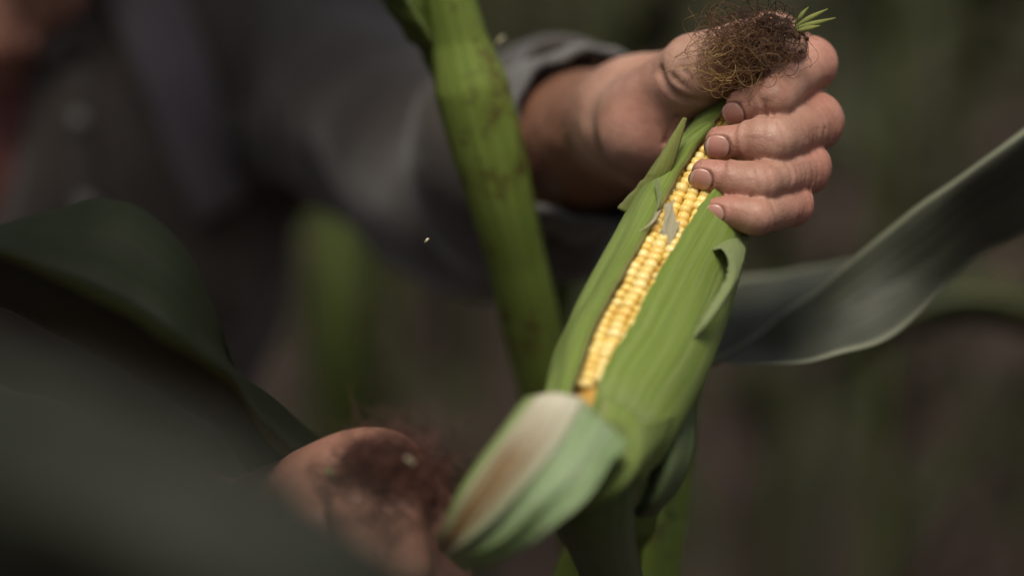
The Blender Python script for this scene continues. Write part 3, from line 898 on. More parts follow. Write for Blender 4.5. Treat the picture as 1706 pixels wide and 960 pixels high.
for h_, k_, f_ in ((HIPL, KNL, FTL), (HIPR, KNR, FTR)):
    tg.add(chain([(h_, .105), (k_, .080), (f_ + [0, 0, .06], .068)], .02), .04)
near = np.abs(tg.D) < .03; pi = np.argwhere(near)
tg.D[near] += (.008 * vnoise(tg.ax[0][pi[:, 0]] * 14, tg.ax[1][pi[:, 1]] * 14, tg.ax[2][pi[:, 2]] * 22)).astype(np.float32)
v, f = tg.mesh(); obj('trousers', make_mesh('trousers', v, f), M['trousers'], man)
for ft in (FTL, FTR):
    g = Grid(ft - [.1, .25, .08], ft + [.1, .12, .15], .007)
    g.add(chain([(ft + [0, .03, -.015], .048), (ft + [0.01, -.15, -.025], .042)], .02)); g.add(cone(ft, ft + [0, 0, .09], .052, .058), .03)
    g.half(ft - [0, 0, .062], (0, 0, -1))
    v, f = g.mesh(); obj('boot', make_mesh('boot', v, f), M['boot'], man)

# fine hairs on the wrist and forearm
tri_c = VL; sel = []
axf = nrm(EL_L - WR_L)
tt = (VL - WR_L) @ axf
cand = np.where((tt > -.004) & (tt < .10))[0]
kd = rng.choice(cand, 520, replace=False)
parts = []; tones = []
cen = WR_L + np.outer(tt, axf)
for i in kd:
    nn = nrm(VL[i] - cen[i])
    if nn @ UPV < -.2: continue
    p0 = VL[i] - nn * .0005
    dirv = nrm(nn * .55 - axf * .35 + rng.normal(0, .35, 3))
    L = rng.uniform(.005, .011)
    t = np.linspace(0, 1, 5)[:, None]
    pts = p0 + dirv * L * t + np.array([0, 0, -1]) * .002 * t ** 2 - axf * .003 * t ** 2
    V, F, _ = tube_arrays(pts, np.linspace(.00007, .00002, 5), 3)
    parts.append((V, F)); tones.append(np.full(len(V), rng.random()))
V, F = join_arrays(parts)
obj('arm_hair', make_mesh('arm_hair', V, F, cols={'tone': np.concatenate(tones)}), M['arm_hair'], man, kind='stuff')

# ------------------------------------------------------------------ the cob
SHIFT = 0.038
AX = [P(962, 815, .826), P(1000, 730, .838), P(1055, 600, .858), P(1135, 415, .885), P(1207, 240, .913), P(1250, 140, .930), P(1275, 85, .940)]
RD = [.0155, .0214, .0252, .0230, .0168, .0110, .0060]
NAX = 120
axis_pts = spline(np.array(AX), NAX); axis_r = spline(np.array(RD)[:, None], NAX)[:, 0]
arc = np.concatenate([[0], np.cumsum(np.linalg.norm(np.diff(axis_pts, axis=0), axis=1))]); ALEN = arc[-1]
axis_t = np.gradient(axis_pts, axis=0); axis_t /= np.linalg.norm(axis_t, axis=1, keepdims=True)
def frame(s):
    """s 0..1 along the cob -> centre, radius, tangent, front, right"""
    s = np.clip(np.atleast_1d(s), 0, 1) * ALEN
    c = np.stack([np.interp(s, arc, axis_pts[:, k]) for k in range(3)], -1)
    r = np.interp(s, arc, axis_r)
    t = np.stack([np.interp(s, arc, axis_t[:, k]) for k in range(3)], -1); t /= np.linalg.norm(t, axis=-1, keepdims=True)
    v = CAM - c; f = v - t * np.sum(v * t, -1, keepdims=True); f /= np.linalg.norm(f, axis=-1, keepdims=True)
    return c, r, t, f, -np.cross(t, f) * -1.0 if False else np.cross(f, t) * -1.0
def surf(s, th, extra):
    s = np.asarray(s, float); sh = s.shape
    c, r, t, f, rt = frame(s.ravel())
    th = np.asarray(th).ravel(); ex = np.broadcast_to(extra, sh).ravel()
    # make sure 'right' is image right
    sgn = np.sign(rt @ RGT)[:, None]; rt = rt * sgn
    p = c + (r + ex)[:, None] * (np.cos(th)[:, None] * f + np.sin(th)[:, None] * rt)
    return p.reshape(sh + (3,))
D2R = math.pi / 180
ear = empty('corn_ear', axis_pts[0], 'half-husked yellow corn ear gripped between the two hands', 'corn ear')
# s at a given photo height
def s_at(py):
    ys = []
    for k in range(NAX):
        v = axis_pts[k] - CAM; d = v @ FWD
        ys.append(480 - (v @ UPV) / (WF * d / 1706))
    return float(np.interp(py, np.array(ys)[::-1], (arc / ALEN)[::-1]))
SS, TT = np.meshgrid(np.linspace(0.02, .80, 60), np.linspace(-np.pi, np.pi, 33), indexing='ij')
Gc = surf(np.clip(SS, s_at(735), 1), TT, -.0056)
obj('cob', None, None)
bpy.data.objects.remove(bpy.data.objects['cob'])
cob = obj('cob', sheet_mesh('cob', Gc, .001), M['cob'], ear)
# one kernel: a rounded tooth, domed on top
def kernel_mesh():
    nu, nv = 10, 7
    V = []
    for j in range(nv):
        e = -0.6 + 1.6 * j / (nv - 1)          # -0.6 .. 1
        for i in range(nu):
            a = 2 * np.pi * i / nu
            w = np.cos(np.clip(e, 0, 1) * np.pi / 2) ** .55 if e > 0 else 1 + e * .25
            cx, cy = np.cos(a), np.sin(a)
            q = (abs(cx) ** 3.2 + abs(cy) ** 3.2) ** (-1 / 3.2)
            z = (np.sin(np.clip(e, 0, 1) * np.pi / 2) if e > 0 else e) 
            V.append((cx * q * w * .5, cy * q * w * .5, z * .5))
    V = np.array(V)
    idx = np.arange(nu * nv).reshape(nv, nu)
    a = idx[:-1]; b = np.roll(idx, -1, 1)[:-1]; c = np.roll(idx, -1, 1)[1:]; d = idx[1:]
    F = np.stack([a.ravel(), b.ravel(), c.ravel(), d.ravel()], 1)
    return V, F
kV, kF = kernel_mesh()
kme = [make_mesh('kernel', kV * np.array([.00515, .00415, .0054]) * q, kF) for q in (np.array([1, 1, 1]), np.array([.93, 1.10, 1.12]), np.array([1.07, .90, .90]))]
for k in kme: k.materials.append(M['kernel'])
NROW = 24
rows_deg = [-70 + 360 / NROW * i for i in range(7)]
s0, s1 = s_at(708), s_at(205)
pitch = .0039 / ALEN
for ri, dg in enumerate(rows_deg):
    s = s0 + (ri % 2) * pitch * .5
    while s < s1:
        c, r, t, f, rt = frame(s)
        c, r, t, f, rt = c[0], r[0], t[0], f[0], rt[0]
        if rt @ RGT < 0: rt = -rt
        th = (dg + rng.normal(0, .7) + 3.0 * math.sin(s * 16 + ri * .3)) * D2R
        nvec = nrm(math.cos(th) * f + math.sin(th) * rt)
        tang = np.cross(t, nvec)
        kp = c + nvec * (r - .0042 + rng.normal(0, .00022))
        o = bpy.data.objects.new('kernel', random.choice(kme)); link(o)
        sc = (2 * math.pi * (r - .003) / NROW) / .0050 * rng.uniform(.95, 1.06)
        m = Matrix(((tang[0] * sc, t[0], nvec[0], kp[0]), (tang[1] * sc, t[1], nvec[1], kp[1]), (tang[2] * sc, t[2], nvec[2], kp[2]), (0, 0, 0, 1)))
        o.parent = cob; o.matrix_parent_inverse = Matrix.Identity(4)
        o.matrix_basis = m
        s += pitch * (1 + rng.normal(0, .03))
cob_obj_fix = [o for o in cob.children]

# husk leaves wrapped round the cob
def husk(name, sA, sB, thA, thB, ex, mat, nv=70, nu=30, th=.0009, ruffle=.0008, seed=0, label=None, lip=0.0):
    """thA, thB: functions of s (degrees) for the two edges; ex: function (s01,u)->extra radius"""
    S = np.linspace(sA, sB, nv); U = np.linspace(0, 1, nu)
    SG, UG = np.meshgrid(S, U, indexing='ij')
    A = np.array([thA(s) for s in S])[:, None]; B = np.array([thB(s) for s in S])[:, None]
    jit = (0.9 * vnoise(S * 50 + seed, S * 0 + 2.2, S * 0) + 0.7 * vnoise(S * 170, S * 0 + seed, S * 0))[:, None]
    TH = (A + (B - A) * UG + jit * np.exp(-UG / .05) - jit * np.exp(-(1 - UG) / .05)) * D2R
    s01 = (SG - sA) / (sB - sA)
    EX = ex(s01, UG) + ruffle * vnoise(SG * 9 + seed, UG * 5 + seed * 1.7, SG * 0 + seed) 
    G = surf(SG, TH, EX)
    return obj(name, sheet_mesh(name, G, th), mat, ear, label=label)
pyS = np.array([s_at(y) for y in (700, 630, 563, 496, 420, 362, 300, 240)])
edgeR = lambda s: float(np.interp(s, pyS, [-20, -12, -10, -7, -1, 8, 16, 24]))
edgeL = lambda s: float(np.interp(s, pyS, [-42, -42, -39, -38, -36, -34, -31, -14]))
husk('husk_leaf', s_at(755), s_at(150), edgeR, lambda s: 150, lambda s, u: .0009 + .0006 * np.sin(u * np.pi) * (1 - s) + .0009 * np.exp(-u / .03) - .006 * np.clip(1 - s / .07, 0, 1) ** 2, M['husk_front'], 90, 46, .0009, .0006, 1, 'broad green husk leaf over the right of the cob')
husk('husk_leaf', s_at(770), s_at(120), lambda s: 10 + edgeR(s), lambda s: 165, lambda s, u: -.0010 + 0 * u, M['husk_side'], 60, 30, .0008, .0008, 5)
husk('husk_leaf', s_at(800), s_at(120), lambda s: 120, lambda s: 275, lambda s, u: -.0002 + 0 * u, M['husk_dark'], 60, 30, .0009, .001, 2)
husk('husk_leaf', s_at(800), s_at(262), lambda s: edgeL(s) - 62 * min(1, (s_at(240) - s) / .12), edgeL, lambda s, u: .0012 + .0028 * np.clip((u - .2) / .6, 0, 1) ** 1.5 * (1 - .35 * s) - .0035 * np.clip((u - .90) / .1, 0, 1) ** 2, M['husk_side'], 80, 26, .0016, .0012, 3, 'narrow green husk leaf along the left of the cob')
husk('husk_leaf', s_at(800), s_at(190), lambda s: -125, lambda s: edgeL(s) - 6, lambda s, u: -.0008 + 0 * u, M['husk_side'], 70, 26, .0009, .0012, 4)

husk('husk_leaf', 0.0, s_at(680), lambda s: -17, lambda s: 175, lambda s, u: -.0012 - .011 * (1 - s) ** 2 + 0 * u, M['husk_front'], 40, 34, .0009, .0012, 9)
# torn flap that has sprung away from the right edge
def ribbon(name, cen, side, hw, mat, parent, nv=40, nu=9, th=.0006, cup=0.0, ragged=0.0, label=None, group=None):
    C = spline(np.array(cen), nv); S = spline(np.array(side), nv); S /= np.linalg.norm(S, axis=1, keepdims=True)
    Wd = spline(np.array(hw)[:, None], nv)[:, 0]
    T = np.gradient(C, axis=0); T /= (np.linalg.norm(T, axis=1, keepdims=True) + 1e-12)
    N = np.cross(S, T)
    u = np.linspace(-1, 1, nu)
    rag = 1 + ragged * rng.normal(0, 1, (nv, 2))
    sc = np.where(u[None] < 0, rag[:, :1], rag[:, 1:])
    G = C[:, None] + S[:, None] * (u[None] * sc * Wd[:, None])[..., None] + N[:, None] * (cup * Wd[:, None] * (u[None] ** 2))[..., None]
    return obj(name, sheet_mesh(name, G, th), mat, parent, label=label)
def zq(zx, zy, d): return P(840 + zx * .479, 180 + zy * .479, d)
fr = [[zq(720, 452, .866), zq(790, 440, .872), zq(862, 425, .882)],
      [zq(722, 492, .858), zq(785, 470, .862), zq(846, 470, .876)],
      [zq(757, 488, .852), zq(802, 502, .856), zq(838, 510, .868)],
      [zq(779, 530, .850), zq(804, 545, .850), zq(828, 548, .858)],
      [zq(775, 590, .847), zq(795, 605, .845), zq(812, 598, .851)],
      [zq(734, 660, .843), zq(756, 672, .840), zq(780, 655, .845)],
      [zq(690, 735, .841), zq(708, 742, .838), zq(734, 722, .841)],
      [zq(645, 800, .842), zq(652, 805, .840), zq(662, 798, .840)]]
Gf = loft(fr, 60, 12)
rg = np.random.default_rng(3)
Gf[24:, -1] += RGT * (rg.normal(0, .00035, 36))[:, None]; Gf[30:, 0] += RGT * (rg.normal(0, .0003, 30))[:, None]
obj('husk_flap', sheet_mesh('husk_flap', Gf, .0005), M['flap'], ear, label='pale torn strip curling off the husk')
# small rolled husk tip and frayed fibres on the upper left
ribbon('husk_tip', [P(1056, 356, .884), P(1083, 318, .878), P(1102, 285, .875), P(1121, 240, .876), P(1141, 196, .880)],
       [RGT, RGT, RGT, RGT, RGT], [.0062, .0050, .0036, .0024, .0006], M['tip2'], ear, 40, 9, .0008, -.75, .04, 'small rolled husk tip pointing up beside the palm')
ribbon('husk_fibre', [P(1113, 340, 0.8625), P(1116, 368, 0.8595), P(1111, 395, 0.8585), P(1102, 418, 0.8605)], [RGT] * 4, [.0013, .0021, .0017, .0003], M['husk_dry'], ear, 16, 5, .0004, -.4, .08, 'pale dry strip lying on the kernels')
for k, pts in enumerate(([(1098, 352, 0.8625), (1085, 372, 0.8585), (1060, 388, 0.8575)], [(1094, 300, 0.8685), (1098, 335, 0.8635), (1088, 362, 0.8625)],
                         [(1120, 335, 0.8625), (1108, 372, 0.8585), (1092, 405, 0.8595)], [(1130, 370, 0.8595), (1118, 400, 0.8565), (1098, 432, 0.8575)], [(1100, 405, 0.8595), (1085, 432, 0.8575), (1070, 452, 0.8585)])):
    ribbon('husk_fibre', [P(*p) for p in pts], [RGT + UPV * .4] * 3, [.0010, .0008, .0002], M['husk_dry' if k != 1 else 'flap'], ear, 14, 3, .0003, -.3)
for pts in ([(1326, 48, .878), (1350, 40, .872), (1392, 29, .870)], [(1326, 44, .878), (1348, 30, .873), (1379, 14, .872)], [(1324, 40, .880), (1334, 26, .876), (1347, 11, .875)], [(1328, 52, .876), (1346, 47, .872), (1366, 42, .870)]):
    ribbon('husk_tip', [P(*p) for p in pts], [UPV + RGT * -.4] * 3, [.0007, .0010, .0001], M['tip'], ear, 18, 5, .0003, .5)

# the husk pulled down towards the lower hand
rows = [
    [(905, 740, .818), (935, 722, .810), (965, 728, .806), (1000, 752, .806), (1030, 765, .810)],
    [(890, 680, .813), (930, 662, .804), (966, 684, .800), (1000, 712, .799), (1034, 746, .803)],
    [(880, 662, .808), (928, 641, .798), (968, 664, .794), (1004, 701, .793), (1044, 742, .796)],
    [(864, 676, .805), (915, 662, .795), (956, 688, .790), (994, 730, .788), (1020, 770, .790)],
    [(834, 718, .803), (884, 714, .793), (926, 742, .787), (960, 784, .784), (986, 822, .786)],
    [(792, 775, .806), (838, 778, .796), (876, 806, .789), (904, 844, .786), (926, 874, .788)],
    [(758, 830, .812), (790, 842, .804), (824, 866, .797), (852, 894, .794), (872, 918, .797)],
    [(738, 878, .822), (756, 890, .814), (776, 906, .808), (796, 924, .806), (808, 942, .810)],
    [(722, 905, .838), (735, 915, .832), (748, 928, .828), (762, 940, .828), (772, 950, .830)],
]
Rp = spline(np.array([[P(*q) for q in r] for r in rows]), 90)
cu = np.array([0, .2, .42, .7, 1.0]); uq = np.linspace(0, 1, 44)
Rp[:, 1] = .35 * Rp[:, 1] + .65 * (Rp[:, 0] * .52 + Rp[:, 2] * .48); Rp[:, 3] = .35 * Rp[:, 3] + .65 * (Rp[:, 2] * .5 + Rp[:, 4] * .5)
Gp = np.stack([np.stack([np.interp(uq, cu, Rp[i, :, k]) for k in range(3)], -1) for i in range(90)])
Gp[14:, -3:] += (-FWD * .0012 + RGT * .0006) * (np.sin(np.linspace(0, 15, 76)) * .6 + rng.normal(0, .15, 76))[:, None, None]
uu = np.linspace(0, 1, 44)
ridge = .0020 * np.exp(-((uu - .40) / .035) ** 2) - .0016 * np.exp(-((uu - .49) / .04) ** 2) + .0012 * np.exp(-((uu - .70) / .03) ** 2) - .0012 * np.exp(-((uu - .78) / .05) ** 2) + .0008 * np.exp(-((uu - .2) / .03) ** 2)
Gp = Gp + (-FWD) * (ridge * np.clip(np.linspace(-.2, 2.2, 90), 0, 1)[:, None])[..., None]
Gp = Gp + (-FWD) * (.0005 * np.sin(uu * 19) * np.sin(np.linspace(0, np.pi, 90))[:, None])[..., None]
obj('peeled_husk', sheet_mesh('peeled_husk', Gp, .0006), M['peeled'], ear, label='pulled-down husk sheet, cream and brown-stained on its left')
rows = [
    [(1010, 700, .812), (1066, 706, .806), (1122, 690, .832)],
    [(1020, 770, .812), (1060, 775, .806), (1100, 742, .828)],
    [(970, 835, .816), (1012, 830, .810), (1056, 798, .830)],
    [(890, 885, .840), (930, 868, .830), (965, 848, .842)],
    [(820, 930, .846), (845, 915, .840), (870, 900, .848)]]
obj('husk_leaf', sheet_mesh('husk_leaf', loft([[P(*q) for q in r] for r in rows], 50, 20), .001), M['husk_front'], ear, label='lower husk leaf behind the pulled-down sheet')
rows = [
    [(1112, 640, .872), (1135, 650, .866), (1150, 640, .880)],
    [(1095, 720, .862), (1130, 715, .852), (1158, 705, .872)],
    [(1085, 790, .860), (1115, 780, .846), (1152, 765, .866)],
    [(1068, 838, .862), (1092, 838, .852), (1126, 820, .866)],
    [(1050, 850, .872), (1066, 862, .866), (1090, 858, .874)]]
obj('husk_leaf', sheet_mesh('husk_leaf', loft([[P(*q) for q in r] for r in rows], 40, 18), .001), M['husk_dark'], ear, label='dark drooping husk leaf with a dry edge')
obj('shank', tube_mesh('shank', spline(np.array([P(998, 738, .842), P(985, 830, .848), P(1010, 930, .90), P(1040, 1040, .97)]), 20), spline(np.array([[.0215], [.016], [.012], [.013]]), 20)[:, 0], 16), M['husk_dark'], ear)

# silk
def silk(centre_fn, n, seg, r, jitter, tone_fn):
    parts, tones = [], []
    for _ in range(n):
        pts = centre_fn(seg)
        V, F, _u = tube_arrays(pts, np.linspace(r, r * .5, len(pts)) * rng.uniform(.7, 1.35), 3)
        parts.append((V, F)); tones.append(np.full(len(V), tone_fn(pts)))
    V, F = join_arrays(parts)
    return make_mesh('silk', V, F, cols={'tone': np.concatenate(tones)})
def tangle(start_fn, flow_fn, step, curl):
    def gen(seg):
        p = start_fn(); d = nrm(flow_fn(p) + rng.normal(0, .7, 3)); w = rng.normal(0, 1, 3)
        out = [p]
        for i in range(seg):
            w = .75 * w + rng.normal(0, .55, 3)
            d = nrm(d + curl * np.cross(d, w) * .6 + .22 * flow_fn(p) + rng.normal(0, .12, 3))
            p = p + d * step * rng.uniform(.8, 1.2); out.append(p)
        return spline(np.array(out), seg * 2)
    return gen
SC = P(1262, 72, .882)
def up_start():
    q = rng.normal(0, 1, 3); q = q / (np.linalg.norm(q) + 1e-9) * rng.random() ** .45
    return P(1268, 70, .884) + RGT * (q[0] * .0185 - .002) + UPV * (q[1] * .0118 + q[0] * .0035) + FWD * q[2] * .007
def up_flow(p):
    v = P(1238, 80, .884) - p
    # held in a loose flattened ball, drifting to the left
    k = np.linalg.norm(v / np.array([1.5, 1, 1])) / .015
    return nrm(v) * min(1.5, k ** 3) * .8 - RGT * .30
def up_tone(pts):
    low = (SC - pts.mean(0)) @ UPV; left = (SC - pts.mean(0)) @ RGT
    return float(np.clip(.30 + low * 26 + left * 14 + rng.normal(0, .17), 0, 1))
obj('silk', silk(tangle(up_start, up_flow, .0028, .85), 360, 14, .00016, 0, up_tone), M['silk'], ear, label='tangled brown silk spilling over the thumb', kind='stuff')
core = Grid(P(1285, 70, .886) - .02, P(1285, 70, .886) + .02, .0012)
core.add(ellip(P(1290, 66, .892), np.stack([RGT, UPV, FWD]), (.0125, .0085, .0055)))
near = np.abs(core.D) < .006; pi = np.argwhere(near)
core.D[near] += (.0028 * vnoise(core.ax[0][pi[:, 0]] * 420, core.ax[1][pi[:, 1]] * 420, core.ax[2][pi[:, 2]] * 420)).astype(np.float32)
v, f = core.mesh()
obj('silk_knot', make_mesh('silk_knot', v, f, cols={'tone': np.clip(rng.normal(.15, .12, len(v)), 0, 1)}), M['silk'], ear)

LC = P(650, 792, .826)
def lo_start():
    q = rng.normal(0, 1, 3); q = q / (np.linalg.norm(q) + 1e-9) * rng.random() ** .45
    return LC + RGT * q[0] * .021 + UPV * (q[1] * .012 - q[0] * .006) + FWD * q[2] * .010
def lo_flow(p):
    v = LC - p; k = np.linalg.norm(v / np.array([1.5, 1, 1])) / .016
    return nrm(v) * min(1.5, k ** 3) * .8 + RGT * .2 - UPV * .1
lower_silk = empty('silk_tuft', P(650, 830, .842), 'dark red-brown silk tuft lying on the lower hand', 'corn silk')
obj('silk', silk(tangle(lo_start, lo_flow, .0028, .9), 560, 13, .00020, 0, lambda p: float(np.clip(rng.normal(.3, .2), 0, 1))), M['silk_red'], lower_silk, kind='stuff')
g = Grid(LC - .035, LC + .035, .0016)
g.add(ellip(LC + FWD * .006, np.stack([nrm(RGT - UPV * .3), nrm(UPV + RGT * .3), FWD]), (.018, .0095, .008)))
near = np.abs(g.D) < .008; pi = np.argwhere(near)
g.D[near] += (.0035 * vnoise(g.ax[0][pi[:, 0]] * 330, g.ax[1][pi[:, 1]] * 330, g.ax[2][pi[:, 2]] * 330)).astype(np.float32)
v, f = g.mesh()
obj('silk_knot', make_mesh('silk_knot', v, f, cols={'tone': np.clip(rng.normal(.15, .12, len(v)), 0, 1)}), M['silk_red'], lower_silk)
ribbon('husk_bit', [P(677, 762, .812), P(684, 768, .811), P(688, 776, .812)], [RGT, RGT, RGT], [.0006, .0012, .0004], M['husk_dry'], lower_silk, 8, 4, .0004, .3)
ribbon('husk_tip', [P(556, 805, .838), P(551, 790, .834), P(547, 776, .834)], [RGT] * 3, [.0012, .0012, .0002], M['flap'], lower_silk, 10, 4, .0004, .3)
SHIFT = 0.0
ribbon('chaff_fleck', [P(707, 404, .87), P(711, 400, .868), P(715, 398, .87)], [UPV] * 3, [.0002, .0006, .0002], M['chaff'], None, 8, 4, .0003, .4)
tag(bpy.data.objects['chaff_fleck'], 'tiny pale chaff fleck drifting in front of the dark sleeve', 'chaff')

# ------------------------------------------------------------------ near maize plants
def leaf_from(rows, nv, nu, mat, parent, th=.0007, ruff=.0012, seed=0, label=None, mid=.5):
    G = loft([[P(*q) for q in r] for r in rows], nv, nu)
    V, U = np.meshgrid(np.linspace(0, 1, nv), np.linspace(0, 1, nu), indexing='ij')
    dn = np.cross(np.gradient(G, axis=1), np.gradient(G, axis=0)); dn /= (np.linalg.norm(dn, axis=2, keepdims=True) + 1e-12)
    G = G + dn * (ruff * vnoise(V * 14 + seed, U * 3, V * 0 + seed) )[..., None]
    uv = np.stack([np.where(U < mid, U / mid * .5, .5 + (U - mid) / (1 - mid) * .5), V], -1)
    return obj('leaf', sheet_mesh('leaf', G, th, uv), mat, parent, label=label)

def stalk_to_ground(pts_px, r0, n_below=3, lean=(0, 0)):
    """carry a stalk seen in the photo on down to the soil"""
    p = [P(*q) for q in pts_px]
    a, b = p[-1], p[-2]
    d = nrm(a - b)
    h = a[2]
    out = list(p)
    for k in range(1, n_below + 1):
        t = k / n_below
        q = a + d * h * .55 * (t - .35 * t * t)
        q[2] = h * (1 - t) - .03 * (k == n_below)
        out.append(q)
    return np.array(out)

# plant behind the cob, its stalk passing between cob and sleeve
sp = stalk_to_ground([(560, -1800, .93), (600, -1100, .93), (665, -480, .945), (735, -80, .965), (764, 60, .975), (797, 190, .985), (842, 360, 1.005), (890, 560, 1.04), (930, 740, 1.08), (985, 960, 1.14)], .014)
gz = sp[-1]
plantA = empty('maize_plant', (gz[0], gz[1], 0), 'spotted green maize stalk standing between the man and the cob', 'maize plant')
Q = spline(sp, 120)
tA = np.linspace(0, 1, 120)
dA = np.linalg.norm(Q - P(785, 130, .98), axis=1); kA = int(np.argmin(dA))
rr = np.interp(np.arange(120), [0, kA - 5, kA + 1, kA + 8, kA + 18, 119], [.004, .0120, .0162, .0160, .0132, .0145])
ang_pts = Q
Q = spline(sp, 240); rr = np.interp(np.linspace(0, 119, 240), np.arange(120), rr)
obj('stalk', tube_mesh('stalk', Q, rr, 18), M['stalk'], plantA)
def ring_part(name, i, r, L, mat, parent):
    c = Q[i]; t = nrm(Q[i + 1] - Q[i])
    pts = [c - t * L, c - t * L * .4, c, c + t * L * .4, c + t * L]
    obj(name, tube_mesh(name, pts, [r * .9, r * 1.05, r * 1.1, r * 1.05, r * .9], 18), mat, parent)
leaf_from([[(735, 150, 1.00), (775, 160, .990), (822, 148, 1.00)], [(712, 105, .992), (752, 118, .980), (812, 110, .995)], [(672, 50, .985), (718, 62, .970), (752, 45, .985)],
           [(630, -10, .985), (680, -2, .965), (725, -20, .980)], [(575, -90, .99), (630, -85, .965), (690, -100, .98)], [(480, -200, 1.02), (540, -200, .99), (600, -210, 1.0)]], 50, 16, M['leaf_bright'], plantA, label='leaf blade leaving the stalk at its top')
leaf_from([[(818, 95, 1.0), (828, 70, .992), (836, 60, 1.0)], [(822, 85, .998), (832, 68, .990), (842, 62, .998)]], 8, 6, M['husk_dry'], plantA, .0006, 0, 3, 'pale ligule fleck at the stalk')
leaf_from([[(905, 600, 1.17), (920, 600, 1.165), (940, 605, 1.17)], [(915, 500, 1.17), (932, 498, 1.16), (955, 500, 1.17)], [(928, 420, 1.17), (942, 415, 1.16), (962, 420, 1.17)], [(938, 372, 1.17), (944, 370, 1.165), (950, 372, 1.17)]], 24, 8, M['leaf_bright'], plantA)

# plant with the silvery leaf on the right; its stalk stands behind the cob
sp = stalk_to_ground([(1165, 420, 1.02), (1150, 560, 1.015), (1128, 720, 1.01), (1108, 880, 1.01), (1090, 1010, 1.01)], .012)
plantB = empty('maize_plant', (sp[-1][0], sp[-1][1], 0), 'maize plant behind the cob with a long silvery leaf reaching right', 'maize plant')
obj('stalk', tube_mesh('stalk', spline(sp, 60), np.interp(np.linspace(0, 1, 60), [0, .3, 1], [.004, .009, .013]), 14), M['stalk'], plantB)
leaf_from([
    [(1120, 540, 1.045), (1125, 575, 1.02), (1130, 606, 1.0), (1135, 612, .985), (1140, 618, .975)],
    [(1205, 470, 1.065), (1205, 535, 1.03), (1204, 593, .985), (1209, 598, .965), (1214, 602, .95)],
    [(1300, 452, 1.07), (1290, 500, 1.03), (1272, 548, .98), (1284, 582, .958), (1295, 610, .942)],
    [(1395, 442, 1.06), (1378, 470, 1.02), (1350, 494, .978), (1366, 548, .955), (1388, 596, .94)],
    [(1478, 420, 1.05), (1458, 428, 1.01), (1432, 424, .968), (1452, 502, .956), (1484, 563, .948)],
    [(1560, 365, 1.045), (1545, 362, 1.008), (1522, 352, .955), (1548, 438, .960), (1576, 482, .968)],
    [(1650, 300, 1.04), (1635, 294, 1.005), (1612, 286, .945), (1630, 366, .962), (1646, 420, .980)],
    [(1750, 222, 1.04), (1738, 216, 1.005), (1718, 210, .940), (1728, 300, .962), (1738, 372, .985)],
    [(1880, 130, 1.04), (1868, 122, 1.01), (1850, 115, .945), (1856, 190, .965), (1862, 260, .985)],
    [(2040, 60, 1.06), (2035, 55, 1.04), (2030, 50, 1.02), (2032, 90, 1.01), (2034, 130, 1.01)]], 110, 40, M['leaf_grey'], plantB, .0007, .0012, 2, 'long silvery grey-green leaf')
leaf_from([[(1100, 650, .99), (1112, 655, .985), (1126, 650, .99)], [(1050, 770, .955), (1085, 765, .94), (1120, 760, .955)], [(985, 850, .945), (1035, 850, .93), (1100, 845, .945)],
           [(930, 930, .95), (990, 935, .93), (1070, 930, .945)], [(900, 1020, .96), (960, 1030, .94), (1030, 1025, .955)], [(880, 1150, .98), (920, 1160, .97), (960, 1150, .98)]], 50, 18, M['leaf_bright'], plantB, .0007, .002, 8, 'drooping green leaf below the cob')

# plant at the left whose leaf curls in front of the man
leftP = P(-420, 480, 0.860)
plantC = empty('maize_plant', (leftP[0], leftP[1], 0), 'maize plant at the left edge with a dark leaf curling before the man', 'maize plant')
obj('stalk', tube_mesh('stalk', spline(np.array([[leftP[0] + .02, leftP[1] + .03, 2.0], [leftP[0] + .01, leftP[1], 1.4], [leftP[0], leftP[1], .7], [leftP[0], leftP[1], -.03]]), 40), np.linspace(.008, .016, 40), 14), M['stalk'], plantC)
leaf_from([
    [(-400, 470, 0.865), (-405, 478, 0.862), (-410, 488, 0.858), (-405, 498, 0.855), (-400, 510, 0.855)],
    [(-250, 420, 0.870), (-250, 410, 0.850), (-250, 425, 0.828), (-255, 445, 0.823), (-273, 523, 0.898)],
    [(-110, 395, 0.860), (-110, 382, 0.840), (-112, 396, 0.818), (-116, 410, 0.810), (-134, 488, 0.885)],
    [(0, 392, 0.860), (0, 377, 0.840), (0, 396, 0.818), (0, 426, 0.802), (-18, 504, 0.877)],
    [(85, 378, 0.860), (92, 350, 0.840), (92, 398, 0.814), (92, 466, 0.800), (74, 544, 0.875)],
    [(175, 395, 0.850), (165, 330, 0.833), (158, 405, 0.811), (158, 497, 0.799), (140, 575, 0.874)],
    [(265, 440, 0.845), (240, 353, 0.830), (226, 430, 0.810), (222, 532, 0.799), (204, 610, 0.874)],
    [(345, 530, 0.845), (312, 428, 0.830), (296, 492, 0.811), (288, 573, 0.800), (270, 651, 0.875)],
    [(392, 620, 0.850), (360, 535, 0.838), (350, 568, 0.819), (344, 610, 0.806), (326, 688, 0.881)],
    [(420, 668, 0.865), (384, 602, 0.850), (386, 622, 0.833), (392, 648, 0.821), (374, 726, 0.896)],
    [(470, 712, 0.890), (440, 655, 0.875), (438, 690, 0.860), (440, 722, 0.848), (422, 800, 0.923)],
    [(530, 765, 0.960), (515, 718, 0.930), (508, 750, 0.900), (502, 780, 0.888), (484, 858, 0.963)],
    [(640, 830, 1.030), (630, 810, 1.010), (620, 826, 1.000), (612, 840, 0.985), (594, 918, 1.060)]], 120, 44, M['leaf'], plantC, .0007, .0010, 5, 'dark curling leaf with a pale midrib', .75)

